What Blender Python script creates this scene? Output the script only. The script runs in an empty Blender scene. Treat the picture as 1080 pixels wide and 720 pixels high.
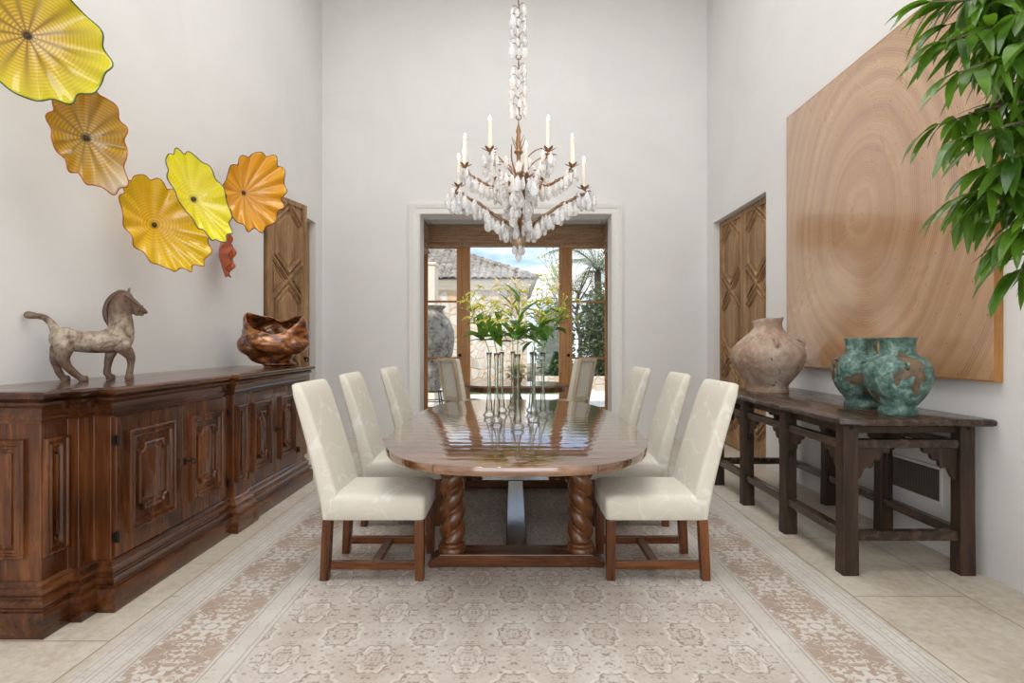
import bpy, bmesh, math, random
from mathutils import Vector, Matrix, noise
PI = math.pi
R = math.radians
sc = bpy.context.scene
C = sc.collection
rnd = random.Random(11)

# ------------------------------------------------------------------ helpers
def V(*a): return Vector(a)

def finish(bm, name, mat, parent=None, smooth=True, ang=35, bevel=0, subsurf=0, recalc=True):
    if recalc:
        bmesh.ops.recalc_face_normals(bm, faces=bm.faces[:])
    me = bpy.data.meshes.new(name)
    bm.to_mesh(me); bm.free()
    if mat is not None: me.materials.append(mat)
    if smooth:
        me.shade_smooth()
        me.set_sharp_from_angle(angle=R(ang))
    o = bpy.data.objects.new(name, me)
    C.objects.link(o)
    if parent is not None: o.parent = parent
    if bevel:
        b = o.modifiers.new('bevel', 'BEVEL'); b.width = bevel; b.segments = 2
        b.limit_method = 'ANGLE'; b.angle_limit = R(40)
    if subsurf:
        s = o.modifiers.new('sub', 'SUBSURF'); s.levels = subsurf; s.render_levels = subsurf
    return o

def tag(o, label, cat, group=None, kind=None):
    o['label'] = label; o['category'] = cat
    if group: o['group'] = group
    if kind: o['kind'] = kind
    return o

def thing(name, label, cat, loc=(0, 0, 0), rz=0, group=None):
    o = bpy.data.objects.new(name, None); C.objects.link(o)
    o.empty_display_size = .1
    o.location = loc; o.rotation_euler = (0, 0, rz)
    return tag(o, label, cat, group)

def struct(o):
    o['kind'] = 'structure'; return o

def dup(root, loc, rz, label):
    r = root.copy(); C.objects.link(r); r.location = loc; r.rotation_euler = (0, 0, rz)
    r['label'] = label
    for ch in list(root.children):
        c = ch.copy(); C.objects.link(c); c.parent = r
        for g in list(ch.children):
            d = g.copy(); C.objects.link(d); d.parent = c
    return r

def box(bm, x0, x1, y0, y1, z0, z1, M=None):
    co = [(x0, y0, z0), (x1, y0, z0), (x1, y1, z0), (x0, y1, z0), (x0, y0, z1), (x1, y0, z1), (x1, y1, z1), (x0, y1, z1)]
    vs = [bm.verts.new(M @ Vector(c) if M else c) for c in co]
    for f in ((0, 3, 2, 1), (4, 5, 6, 7), (0, 1, 5, 4), (1, 2, 6, 5), (2, 3, 7, 6), (3, 0, 4, 7)):
        bm.faces.new([vs[i] for i in f])

def bar(bm, a, b, w, h, up=(0, 0, 1)):
    """rectangular bar from a to b, w sideways, h along up"""
    a = Vector(a); b = Vector(b); d = (b - a); L = d.length; d.normalize()
    u = Vector(up); s = d.cross(u).normalized(); u = s.cross(d).normalized()
    M = Matrix((d, s, u)).transposed().to_4x4(); M.translation = a
    box(bm, 0, L, -w/2, w/2, -h/2, h/2, M)

def loft(bm, rings, cap0=True, cap1=True, closed=True):
    R_ = [[bm.verts.new(p) for p in r] for r in rings]
    n = len(R_[0])
    for a, b in zip(R_[:-1], R_[1:]):
        for i in range(n if closed else n-1):
            j = (i+1) % n
            try: bm.faces.new((a[i], a[j], b[j], b[i]))
            except ValueError: pass
    if cap0 and n > 2: bm.faces.new(R_[0][::-1])
    if cap1 and n > 2: bm.faces.new(R_[-1])
    return R_

def lathe(bm, prof, n=32, c=(0, 0, 0), cap0=False, cap1=False, fn=None):
    rings = []
    for r, z in prof:
        ring = []
        for i in range(n):
            t = 2*PI*i/n
            rr = r*(fn(t, z) if fn else 1)
            ring.append(Vector((c[0]+rr*math.cos(t), c[1]+rr*math.sin(t), c[2]+z)))
        rings.append(ring)
    return loft(bm, rings, cap0, cap1)

def smooth_path(pts, k=6):
    pts = [Vector(p) for p in pts]
    P = [pts[0]*2-pts[1]] + pts + [pts[-1]*2-pts[-2]]
    out = []
    for i in range(1, len(P)-2):
        for j in range(k):
            t = j/k
            a, b, c, d = P[i-1], P[i], P[i+1], P[i+2]
            out.append(.5*((2*b)+(c-a)*t+(2*a-5*b+4*c-d)*t*t+(3*b-a-3*c+d)*t**3))
    out.append(pts[-1])
    return out

def tube(bm, pts, rad, n=8, flat=1.0, cap=True):
    pts = [Vector(p) for p in pts]
    if not hasattr(rad, '__len__'): rad = [rad]*len(pts)
    rings = []
    t0 = (pts[1]-pts[0]).normalized()
    ref = Vector((0, 0, 1)) if abs(t0.z) < .9 else Vector((1, 0, 0))
    s = t0.cross(ref).normalized()
    for i, p in enumerate(pts):
        t = (pts[min(i+1, len(pts)-1)]-pts[max(i-1, 0)])
        if t.length < 1e-9: t = t0
        t.normalize()
        s = (s-t*s.dot(t)).normalized(); u = t.cross(s)
        rings.append([p+rad[i]*(math.cos(2*PI*k/n)*s+math.sin(2*PI*k/n)*u*flat) for k in range(n)])
    loft(bm, rings, cap, cap)

def interp(vals, k=6):
    out = []
    for a, b in zip(vals[:-1], vals[1:]):
        for j in range(k): out.append(a+(b-a)*j/k)
    return out+[vals[-1]]

def ellipsoid(bm, c, r, M=None, u=16, v=10):
    T = Matrix.Translation(c) @ (M.to_4x4() if M else Matrix.Identity(4)) @ Matrix.Diagonal((r[0], r[1], r[2], 1))
    bmesh.ops.create_uvsphere(bm, u_segments=u, v_segments=v, radius=1, matrix=T)

def torus(bm, c, R_, r, axis=(0, 0, 1), n=20, m=8, a0=0, a1=2*PI):
    ax = Vector(axis).normalized(); q = Vector((0, 0, 1)).rotation_difference(ax)
    full = abs(a1-a0-2*PI) < 1e-6
    k = n if full else n+1
    rings = []
    for i in range(k):
        t = a0+(a1-a0)*i/n
        ring = []
        for j in range(m):
            s = 2*PI*j/m
            ring.append(Vector(c)+q @ Vector(((R_+r*math.cos(s))*math.cos(t), (R_+r*math.cos(s))*math.sin(t), r*math.sin(s))))
        rings.append(ring)
    if full: rings.append(rings[0])
    R2 = [[bm.verts.new(p) for p in r_] for r_ in (rings[:-1] if full else rings)]
    cnt = len(R2)
    for i in range(cnt if full else cnt-1):
        a = R2[i]; b = R2[(i+1) % cnt]
        for j in range(m): bm.faces.new((a[j], a[(j+1) % m], b[(j+1) % m], b[j]))
    if not full:
        bm.faces.new(R2[0][::-1]); bm.faces.new(R2[-1])

def rrect(w, d, r, n=4):
    """rounded rectangle outline, centred, list of (x,y)"""
    out = []
    for cx, cy, a in ((w/2-r, d/2-r, 0), (-w/2+r, d/2-r, PI/2), (-w/2+r, -d/2+r, PI), (w/2-r, -d/2+r, 1.5*PI)):
        for i in range(n+1):
            t = a+PI/2*i/n
            out.append((cx+r*math.cos(t), cy+r*math.sin(t)))
    return out

def sweep_plan(bm, path, prof, cap=True):
    """sweep profile [(out, z)] along a plan polyline; outward = right of travel"""
    P = [Vector((p[0], p[1], 0)) for p in path]
    rings = []
    for i, p in enumerate(P):
        ns = []
        if i > 0: d = (P[i]-P[i-1]).normalized(); ns.append(Vector((d.y, -d.x, 0)))
        if i < len(P)-1: d = (P[i+1]-P[i]).normalized(); ns.append(Vector((d.y, -d.x, 0)))
        if len(ns) == 2:
            m = (ns[0]+ns[1]).normalized(); m = m/max(.2, m.dot(ns[0]))
        else: m = ns[0]
        rings.append([p+m*o+Vector((0, 0, z)) for o, z in prof])
    loft(bm, rings, cap, cap, closed=True)

class Frame:
    """local plane: u, v on the plane, n out of it"""
    def __init__(s, o, U, Vv, N): s.o = Vector(o); s.U = Vector(U); s.V = Vector(Vv); s.N = Vector(N)
    def __call__(s, u, v, n=0): return s.o+s.U*u+s.V*v+s.N*n
    def M(s):
        m = Matrix((s.U, s.V, s.N)).transposed().to_4x4(); m.translation = s.o; return m

def rect_rings(F, w, h, steps, cu=0, cv=0):
    return [[F(cu+sx*(w/2-i), cv+sy*(h/2-i), n) for sx, sy in ((-1, -1), (1, -1), (1, 1), (-1, 1))] for i, n in steps]

# ------------------------------------------------------------------ materials
class NT:
    def __init__(s, mat):
        s.t = mat.node_tree; s.n = s.t.nodes; s.l = s.t.links
    def node(s, typ, ins=None, **kw):
        nd = s.n.new(typ)
        for k, v in kw.items(): setattr(nd, k, v)
        for k, v in (ins or {}).items(): s.set(nd.inputs[k], v)
        return nd
    def set(s, sock, v):
        if isinstance(v, bpy.types.NodeSocket): s.l.new(v, sock)
        else: sock.default_value = v
    def m(s, op, a, b=None, c=None, clamp=False):
        nd = s.n.new('ShaderNodeMath'); nd.operation = op; nd.use_clamp = clamp
        for i, v in enumerate((a, b, c)):
            if v is not None: s.set(nd.inputs[i], v)
        return nd.outputs[0]
    def mix(s, f, a, b, mode='MIX'):
        nd = s.n.new('ShaderNodeMix'); nd.data_type = 'RGBA'; nd.blend_type = mode
        s.set(nd.inputs[0], f)
        for i, v in ((6, a), (7, b)):
            if isinstance(v, (tuple, list)) and len(v) == 3: v = (*v, 1)
            s.set(nd.inputs[i], v)
        return nd.outputs[2]
    def ramp(s, f, stops, interp='LINEAR'):
        nd = s.n.new('ShaderNodeValToRGB'); nd.color_ramp.interpolation = interp
        e = nd.color_ramp.elements
        while len(e) < len(stops): e.new(.5)
        for el, (p, c) in zip(e, stops):
            el.position = p; el.color = (*c, 1) if len(c) == 3 else c
        s.set(nd.inputs[0], f)
        return nd.outputs[0]
    def rng(s, v, a, b, c=0, d=1, smooth=False):
        nd = s.n.new('ShaderNodeMapRange'); nd.clamp = True
        if smooth: nd.interpolation_type = 'SMOOTHSTEP'
        s.set(nd.inputs[0], v)
        for i, x in enumerate((a, b, c, d)): s.set(nd.inputs[i+1], x)
        return nd.outputs[0]
    def coord(s, scale=(1, 1, 1), rot=(0, 0, 0), loc=(0, 0, 0), which='Object'):
        tc = s.n.new('ShaderNodeTexCoord'); mp = s.n.new('ShaderNodeMapping')
        mp.inputs['Scale'].default_value = scale; mp.inputs['Rotation'].default_value = rot; mp.inputs['Location'].default_value = loc
        s.l.new(tc.outputs[which], mp.inputs[0]); return mp.outputs[0]
    def noise(s, vec, scale, detail=4, rough=.55, dist=0, out='Fac'):
        nd = s.node('ShaderNodeTexNoise', {'Scale': scale, 'Detail': detail, 'Roughness': rough, 'Distortion': dist})
        if vec is not None: s.l.new(vec, nd.inputs['Vector'])
        return nd.outputs[out]
    def voro(s, vec, scale, feature='F1', out='Distance', rand=1):
        nd = s.node('ShaderNodeTexVoronoi', feature=feature); nd.inputs['Scale'].default_value = scale
        nd.inputs['Randomness'].default_value = rand
        s.l.new(vec, nd.inputs['Vector']); return nd.outputs[out]
    def bump(s, h, strength=.3, dist=.01):
        nd = s.node('ShaderNodeBump'); nd.inputs['Strength'].default_value = strength; nd.inputs['Distance'].default_value = dist
        s.set(nd.inputs['Height'], h); return nd.outputs[0]

def new_mat(name):
    m = bpy.data.materials.new(name); m.use_nodes = True
    nt = NT(m); b = m.node_tree.nodes['Principled BSDF']
    return m, nt, b

def pset(nt, b, **kw):
    names = dict(color='Base Color', rough='Roughness', metal='Metallic', normal='Normal', spec='Specular IOR Level', coat='Coat Weight',
                 coatr='Coat Roughness', trans='Transmission Weight', ior='IOR', emis='Emission Color', emiss='Emission Strength', sheen='Sheen Weight', alpha='Alpha')
    for k, v in kw.items():
        if isinstance(v, (tuple, list)) and len(v) == 3 and k in ('color', 'emis'): v = (*v, 1)
        nt.set(b.inputs[names[k]], v)

def wood(name, dark, mid, light, axis='Z', scale=6, rough=(.25, .45), coat=0.0, bump=.15, wear=.3):
    m, nt, b = new_mat(name)
    st = {'X': (.12, 1, 1), 'Y': (1, .12, 1), 'Z': (1, 1, .09)}[axis]
    v = nt.coord(scale=st)
    n1 = nt.noise(v, scale*2.2, 8, .62, .6)
    n2 = nt.noise(v, scale*14, 4, .6, .2)
    n3 = nt.noise(nt.coord(), 2.3, 3, .5)
    f = nt.m('ADD', nt.m('MULTIPLY', n1, .7), nt.m('MULTIPLY', n2, .3))
    col = nt.ramp(f, [(.34, dark), (.5, mid), (.66, light)])
    col = nt.mix(nt.rng(n3, .35, .65, 0, wear), col, tuple(x*.45 for x in dark))
    pset(nt, b, color=col, rough=nt.rng(n1, .3, .7, rough[0], rough[1]), spec=.32, coat=coat*.7, coatr=.09,
         normal=nt.bump(nt.m('ADD', nt.m('MULTIPLY', n2, .5), n1), bump, .006))
    return m

def plain(name, col, rough=.6, metal=0, **kw):
    m, nt, b = new_mat(name)
    n = nt.noise(nt.coord(), 30, 4)
    c = nt.mix(nt.rng(n, .3, .7, 0, .18), col, tuple(x*.7 for x in col))
    pset(nt, b, color=c, rough=rough, metal=metal, normal=nt.bump(n, .08, .003), **kw)
    return m

def mat_plaster(name, col, mott=.05):
    m, nt, b = new_mat(name)
    v = nt.coord()
    n = nt.noise(v, 1.1, 6, .6, .8); n2 = nt.noise(v, 7, 4, .6, .3)
    c = nt.mix(nt.rng(n, .3, .7), tuple(x*(1-mott) for x in col), col)
    pset(nt, b, color=c, rough=.75, spec=.3, normal=nt.bump(nt.m('ADD', n, nt.m('MULTIPLY', n2, .3)), .25, .02))
    return m

M_wall = mat_plaster('wall_plaster', (.80, .79, .775), .06)
M_ceil = mat_plaster('ceiling_plaster', (.82, .81, .79), .03)
M_trim = plain('white_trim', (.80, .79, .76), .5)
M_walnut = wood('polished_walnut', (.022, .0065, .0025), (.115, .034, .009), (.25, .088, .024), 'Z', 3.4, (.16, .32), .5, .07, .45)
M_walnut_h = wood('polished_walnut_lengthwise', (.022, .0065, .0025), (.10, .030, .008), (.22, .078, .021), 'Y', 3.4, (.15, .30), .55, .07, .45)
M_chairwood = wood('chair_wood', (.045, .014, .005), (.14, .043, .012), (.25, .088, .024), 'Z', 7, (.25, .4), .3, .12, .3)
M_chairwood_h = wood('chair_wood_rail', (.045, .014, .005), (.13, .040, .011), (.22, .076, .021), 'X', 7, (.2, .35), .3, .12, .3)
M_tablewood = wood('table_leg_wood', (.045, .014, .005), (.135, .046, .014), (.25, .095, .030), 'Z', 4, (.15, .28), .6, .1, .35)
M_tablewood_x = wood('table_base_wood', (.04, .014, .006), (.12, .044, .017), (.21, .085, .032), 'X', 6, (.15, .3), .6, .15, .4)
M_plank = wood('table_stretcher_wood', (.02, .013, .010), (.05, .032, .024), (.09, .06, .045), 'Y', 5, (.10, .22), .8, .3, .3)
M_console = wood('aged_dark_wood', (.016, .010, .007), (.050, .028, .017), (.105, .058, .033), 'Z', 8, (.4, .6), .0, .5, .4)
M_console_y = wood('aged_dark_wood_lengthwise', (.018, .011, .008), (.055, .032, .020), (.13, .074, .044), 'Y', 8, (.16, .34), .4, .4, .4)
M_console_x = wood('aged_dark_wood_crosswise', (.016, .010, .007), (.050, .028, .017), (.105, .058, .033), 'X', 8, (.35, .55), .0, .5, .4)
M_pine = wood('aged_pine', (.15, .078, .033), (.34, .195, .092), (.52, .33, .17), 'Z', 5, (.5, .7), 0, .3, .25)
M_winwood = wood('window_wood', (.32, .14, .045), (.50, .24, .085), (.60, .31, .12), 'Z', 8, (.3, .5), 0, .08, .1)
M_iron = plain('dark_iron', (.02, .018, .016), .45, .8)
M_bronze = plain('gilt_iron', (.30, .175, .095), .42, .6)
M_steel = plain('steel_rod', (.55, .55, .55), .3, .9)
M_limewood = wood('limed_oak', (.36, .28, .18), (.50, .41, .28), (.62, .53, .39), 'Z', 8, (.5, .7), 0, .15, .1)

def mat_fabric():
    m, nt, b = new_mat('cream_damask')
    v = nt.coord()
    w = nt.noise(v, 5, 2, .5, 0, 'Color')
    wv = nt.node('ShaderNodeMix', data_type='VECTOR'); wv.inputs[0].default_value = .14
    nt.l.new(v, wv.inputs[4]); nt.l.new(w, wv.inputs[5])
    vv = wv.outputs[1]
    a = nt.noise(vv, 3.4, 1, .4)
    line = nt.rng(nt.m('ABSOLUTE', nt.m('SUBTRACT', a, .5)), 0, .012, 1, 0, True)
    a2 = nt.noise(vv, 6.5, 1, .4)
    line2 = nt.rng(nt.m('ABSOLUTE', nt.m('SUBTRACT', a2, .52)), 0, .012, .7, 0, True)
    d = nt.voro(vv, 15)
    near = nt.rng(nt.m('ABSOLUTE', nt.m('SUBTRACT', a, .5)), .01, .07, 1, 0)
    spots = nt.m('MULTIPLY', nt.rng(d, .22, .30, 1, 0, True), near)
    pat = nt.m('MAXIMUM', nt.m('MAXIMUM', line, line2), spots)
    col = nt.mix(nt.m('MULTIPLY', pat, .75), (.70, .655, .555), (.82, .795, .72))
    fine = nt.noise(v, 400, 2)
    pset(nt, b, color=col, rough=nt.rng(pat, 0, 1, .75, .5), sheen=.15, spec=.25, normal=nt.bump(fine, .06, .001))
    return m
M_fabric = mat_fabric()

def mat_tabletop():
    m, nt, b = new_mat('polished_plank_top')
    v = nt.coord()
    sep = nt.node('ShaderNodeSeparateXYZ', {'Vector': v})
    Y = sep.outputs[1]; X = sep.outputs[0]
    g1 = nt.noise(nt.coord(scale=(.10, 1, 1)), 9, 8, .65, .5)
    g2 = nt.noise(nt.coord(scale=(.1, 1, 1)), 60, 4, .6)
    pid = nt.m('FLOOR', nt.m('DIVIDE', nt.m('ADD', Y, nt.m('MULTIPLY', nt.noise(nt.coord(scale=(.6, .6, .6)), 1, 1), .03)), .145))
    wn = nt.node('ShaderNodeTexWhiteNoise', noise_dimensions='1D'); nt.l.new(pid, wn.inputs['W'])
    f = nt.m('ADD', nt.m('MULTIPLY', g1, .75), nt.m('MULTIPLY', g2, .25))
    col = nt.ramp(f, [(.38, (.075, .027, .010)), (.5, (.175, .072, .029)), (.62, (.29, .135, .06))])
    col = nt.mix(nt.rng(wn.outputs['Value'], 0, 1, 0, .35), col, (.12, .05, .022))
    fr = nt.m('FRACT', nt.m('DIVIDE', nt.m('ADD', Y, nt.m('MULTIPLY', nt.noise(nt.coord(scale=(.6, .6, .6)), 1, 1), .03)), .145))
    gap = nt.rng(nt.m('ABSOLUTE', nt.m('SUBTRACT', fr, .5)), .475, .5, 0, 1)
    col = nt.mix(gap, col, (.03, .012, .006))
    # hand planed, slightly cupped boards
    cup = nt.m('MULTIPLY', nt.m('POWER', nt.m('ABSOLUTE', nt.m('SUBTRACT', fr, .5)), 2), 1.6)
    und = nt.noise(nt.coord(scale=(1.6, 1, 1)), 4.5, 2, .5, .2)
    und2 = nt.noise(nt.coord(scale=(.5, 1, 1)), 22, 2, .5)
    h = nt.m('ADD', nt.m('ADD', nt.m('MULTIPLY', cup, -.42), nt.m('MULTIPLY', und, .6)), nt.m('MULTIPLY', und2, .05))
    h = nt.m('SUBTRACT', h, nt.m('MULTIPLY', gap, .15))
    pset(nt, b, color=col, rough=nt.rng(g1, .3, .7, .10, .18), spec=.8, coat=1.0, coatr=.035, normal=nt.bump(h, .5, .010))
    nt.l.new(b.inputs['Normal'].links[0].from_socket, b.inputs['Coat Normal']); b.inputs['Coat IOR'].default_value = 1.7
    return m
M_top = mat_tabletop()

def mat_floor():
    m, nt, b = new_mat('travertine_tiles')
    v = nt.coord(rot=(0, 0, R(90)), loc=(0, 0, 0))
    br = nt.node('ShaderNodeTexBrick', {'Scale': 1.0, 'Mortar Size': .005, 'Mortar Smooth': .2, 'Brick Width': .92, 'Row Height': .612, 'Bias': 0,
                                        'Color1': (.2, .2, .2, 1), 'Color2': (.8, .8, .8, 1), 'Mortar': (0, 0, 0, 1)})
    mp = nt.coord(rot=(0, 0, R(90)), loc=(.3, 2.46, 0)); nt.l.new(mp, br.inputs['Vector'])
    o = nt.coord()
    n1 = nt.noise(nt.coord(scale=(1, .45, 1)), 2.6, 8, .65, .7); n2 = nt.noise(o, 22, 5, .65); 
    base = nt.ramp(nt.m('ADD', nt.m('MULTIPLY', n1, .5), nt.m('MULTIPLY', n2, .5)), [(.38, (.50, .415, .315)), (.5, (.63, .56, .465)), (.62, (.73, .675, .59))])
    sepc = nt.node('ShaderNodeSeparateColor'); nt.l.new(br.outputs['Color'], sepc.inputs[0])
    base = nt.mix(nt.rng(sepc.outputs[0], .2, .8, 0, .28), base, (.48, .41, .32))
    pits = nt.rng(nt.voro(o, 26), .03, .10, .55, 0)
    pits = nt.m('MULTIPLY', pits, nt.rng(nt.noise(o, 3.3, 3), .52, .6))
    base = nt.mix(pits, base, (.32, .25, .17))
    col = nt.mix(br.outputs['Fac'], base, (.36, .30, .225))
    pset(nt, b, color=col, rough=nt.rng(n2, .3, .7, .32, .55), spec=.4,
         normal=nt.bump(nt.m('SUBTRACT', nt.m('MULTIPLY', n2, .25), nt.m('ADD', br.outputs['Fac'], pits)), .25, .003))
    return m
M_floor = mat_floor()

RUG_W, RUG_Y0, RUG_Y1 = 1.79, 1.45, 7.2
def mat_rug():
    m, nt, b = new_mat('faded_oriental_rug')
    v = nt.coord()
    sep = nt.node('ShaderNodeSeparateXYZ', {'Vector': v}); X, Y = sep.outputs[0], sep.outputs[1]
    L = (RUG_Y1-RUG_Y0)/2
    ax = nt.m('ABSOLUTE', X); ay = nt.m('ABSOLUTE', Y)
    D = nt.m('MAXIMUM', ax, nt.m('SUBTRACT', ay, L-RUG_W))
    side = nt.m('GREATER_THAN', ax, nt.m('SUBTRACT', ay, L-RUG_W))      # 1 on long sides
    along = nt.m('ADD', nt.m('MULTIPLY', side, Y), nt.m('MULTIPLY', nt.m('SUBTRACT', 1, side), X))
    def line(pos, w): return nt.rng(nt.m('ABSOLUTE', nt.m('SUBTRACT', D, pos)), w*.5, w, 1, 0)
    wear = nt.noise(v, 2.2, 5, .65, .5); wear2 = nt.noise(v, 16, 4, .7); thr = nt.noise(nt.coord(scale=(1, 6, 1)), 90, 3)
    bg = nt.ramp(wear, [(.3, (.50, .42, .36)), (.5, (.575, .515, .455)), (.7, (.68, .635, .58))])
    # ---- border band
    band = nt.m('MULTIPLY', nt.rng(D, 1.285, 1.295), nt.rng(D, 1.595, 1.605, 1, 0))
    comb = nt.node('ShaderNodeCombineXYZ', {'X': nt.m('SUBTRACT', D, 1.445), 'Y': along})
    per = .46
    yy = nt.m('SUBTRACT', nt.m('MULTIPLY', nt.m('FRACT', nt.m('DIVIDE', along, per)), per), per/2)
    xx = nt.m('SUBTRACT', D, 1.445)
    rr = nt.m('SQRT', nt.m('ADD', nt.m('POWER', xx, 2), nt.m('POWER', yy, 2)))
    th = nt.m('ARCTAN2', yy, xx)
    rose = nt.m('MULTIPLY', nt.m('ADD', .075, nt.m('MULTIPLY', nt.m('COSINE', nt.m('MULTIPLY', th, 8)), .022)), 1)
    rosem = nt.rng(nt.m('SUBTRACT', rr, rose), -.004, .006, 1, 0)
    rin = nt.rng(nt.m('ABSOLUTE', nt.m('SUBTRACT', rr, .035)), .004, .010, 1, 0)
    cy = nt.node('ShaderNodeCombineXYZ', {'X': nt.m('ABSOLUTE', nt.m('ADD', xx, .0)), 'Y': nt.m('ABSOLUTE', yy), 'Z': nt.m('MULTIPLY', nt.m('FLOOR', nt.m('DIVIDE', along, per)), .0)})
    vin = nt.noise(cy.outputs[0], 17, 1.5, .5, 1.2)
    vine = nt.rng(nt.m('ABSOLUTE', nt.m('SUBTRACT', vin, .5)), .018, .035, 1, 0)
    fl = nt.rng(nt.voro(cy.outputs[0], 21, rand=.9), .32, .40, 1, 0)
    white = nt.m('MAXIMUM', nt.m('MAXIMUM', nt.m('MULTIPLY', rosem, nt.m('SUBTRACT', 1, rin)), vine), nt.m('MULTIPLY', fl, .9))
    white = nt.m('MULTIPLY', white, nt.rng(wear2, .3, .5, .45, 1))
    brown = nt.mix(nt.rng(wear, .3, .7), (.40, .30, .235), (.47, .37, .30))
    bandc = nt.mix(nt.m('MULTIPLY', white, .9), brown, (.68, .645, .59))
    # ---- field
    def lattice(px, py, ox, oy):
        u = nt.m('SUBTRACT', nt.m('MULTIPLY', nt.m('FRACT', nt.m('ADD', nt.m('DIVIDE', X, px), ox)), px), px/2)
        w = nt.m('SUBTRACT', nt.m('MULTIPLY', nt.m('FRACT', nt.m('ADD', nt.m('DIVIDE', Y, py), oy)), py), py/2)
        au = nt.m('ABSOLUTE', u); aw = nt.m('ABSOLUTE', w)
        met = nt.m('MAXIMUM', nt.m('ADD', au, nt.m('MULTIPLY', aw, .62)), nt.m('MAXIMUM', nt.m('MULTIPLY', au, 1.35), nt.m('MULTIPLY', aw, .95)))
        wob = nt.m('MULTIPLY', nt.m('SINE', nt.m('MULTIPLY', nt.m('ARCTAN2', aw, au), 10)), .006)
        return nt.m('ADD', met, wob), au, aw
    m1, u1, w1 = lattice(.40, .42, 0, 0); m2, u2, w2 = lattice(.40, .42, .5, .5)
    def ring(mm, r, w): return nt.rng(nt.m('ABSOLUTE', nt.m('SUBTRACT', mm, r)), w*.5, w, 1, 0)
    dark = nt.m('MAXIMUM', ring(m1, .105, .006), ring(m2, .095, .006))
    dark = nt.m('MAXIMUM', dark, nt.m('MULTIPLY', ring(m1, .05, .008), .8))
    dark = nt.m('MAXIMUM', dark, nt.m('MULTIPLY', ring(m2, .04, .008), .9))
    sp = nt.node('ShaderNodeCombineXYZ', {'X': u1, 'Y': w1})
    mot = nt.rng(nt.voro(sp.outputs[0], 30), .24, .32, 1, 0)
    mot2 = nt.rng(nt.m('ABSOLUTE', nt.m('SUBTRACT', nt.noise(sp.outputs[0], 21, 1, .5, 1), .5)), .012, .022, .8, 0)
    dark = nt.m('MAXIMUM', dark, nt.m('MULTIPLY', nt.m('MAXIMUM', mot, mot2), .95))
    dark = nt.m('MULTIPLY', dark, nt.rng(wear2, .34, .58, .15, .85))
    lite = nt.m('MAXIMUM', ring(m1, .088, .010), ring(m2, .115, .012))
    field = nt.mix(nt.m('MULTIPLY', lite, .5), bg, (.72, .69, .64))
    field = nt.mix(nt.m('MULTIPLY', dark, .9), field, (.25, .17, .13))
    fm = nt.rng(D, 1.145, 1.15, 1, 0)
    # ---- guards
    gv = nt.node('ShaderNodeCombineXYZ', {'X': nt.m('ABSOLUTE', nt.m('SUBTRACT', nt.m('MULTIPLY', nt.m('FRACT', nt.m('DIVIDE', along, .2)), .2), .1)), 'Y': D})
    gm = nt.m('MULTIPLY', nt.rng(nt.noise(gv.outputs[0], 30, 1.5, .5, 1), .56, .6), nt.rng(wear2, .4, .6, .2, .7))
    guard = nt.mix(nt.m('MULTIPLY', gm, .6), nt.mix(.35, bg, (.70, .67, .62)), (.42, .33, .28))
    lines = None
    for p, w in ((1.15, .006), (1.175, .004), (1.265, .006), (1.285, .005), (1.61, .006), (1.635, .004), (1.70, .005), (1.725, .004), (1.765, .004)):
        l_ = line(p, w); lines = l_ if lines is None else nt.m('MAXIMUM', lines, l_)
    guard = nt.mix(nt.m('MULTIPLY', lines, .6), guard, (.36, .30, .26))
    col = nt.mix(fm, nt.mix(band, guard, bandc), field)
    col = nt.mix(nt.rng(thr, .4, .7, 0, .10), col, (.4, .34, .3))
    pset(nt, b, color=col, rough=.95, spec=.1, normal=nt.bump(nt.noise(v, 260, 2), .3, .003))
    return m
M_rug = mat_rug()

def mat_glass(name='clear_glass', tint=(1, 1, 1), refl=1.0, edge=None):
    m = bpy.data.materials.new(name); m.use_nodes = True
    nt = NT(m); nt.n.clear()
    out = nt.node('ShaderNodeOutputMaterial')
    tr = nt.node('ShaderNodeBsdfTransparent'); tr.inputs[0].default_value = (*tint, 1)
    gl = nt.node('ShaderNodeBsdfGlossy'); gl.inputs['Roughness'].default_value = .02
    fr = nt.node('ShaderNodeFresnel'); fr.inputs['IOR'].default_value = 1.5
    mx = nt.node('ShaderNodeMixShader')
    nt.l.new(nt.m('MULTIPLY', fr.outputs[0], refl), mx.inputs[0])
    nt.l.new(tr.outputs[0], mx.inputs[1]); nt.l.new(gl.outputs[0], mx.inputs[2])
    if edge:
        lw = nt.node('ShaderNodeLayerWeight'); lw.inputs[0].default_value = .5
        nt.l.new(nt.ramp(lw.outputs['Facing'], [(0, tint), (.55, tint), (1, edge)]), tr.inputs[0])
    nt.l.new(mx.outputs[0], out.inputs[0])
    return m
M_glass = mat_glass('window_glass', (.98, .99, .985), .8)
M_vase = mat_glass('vase_glass', (.995, 1, .995), .85)

def mat_crystal():
    m, nt, b = new_mat('rock_crystal')
    n = nt.noise(nt.coord(), 34, 4)
    pset(nt, b, color=nt.mix(n, (.93, .93, .94), (.99, .98, .98)), rough=nt.rng(n, .3, .7, .08, .35), trans=.42, ior=1.25, spec=.7,
         normal=nt.bump(nt.noise(nt.coord(), 24, 2), .6, .01))
    return m
M_crystal = mat_crystal()

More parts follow.
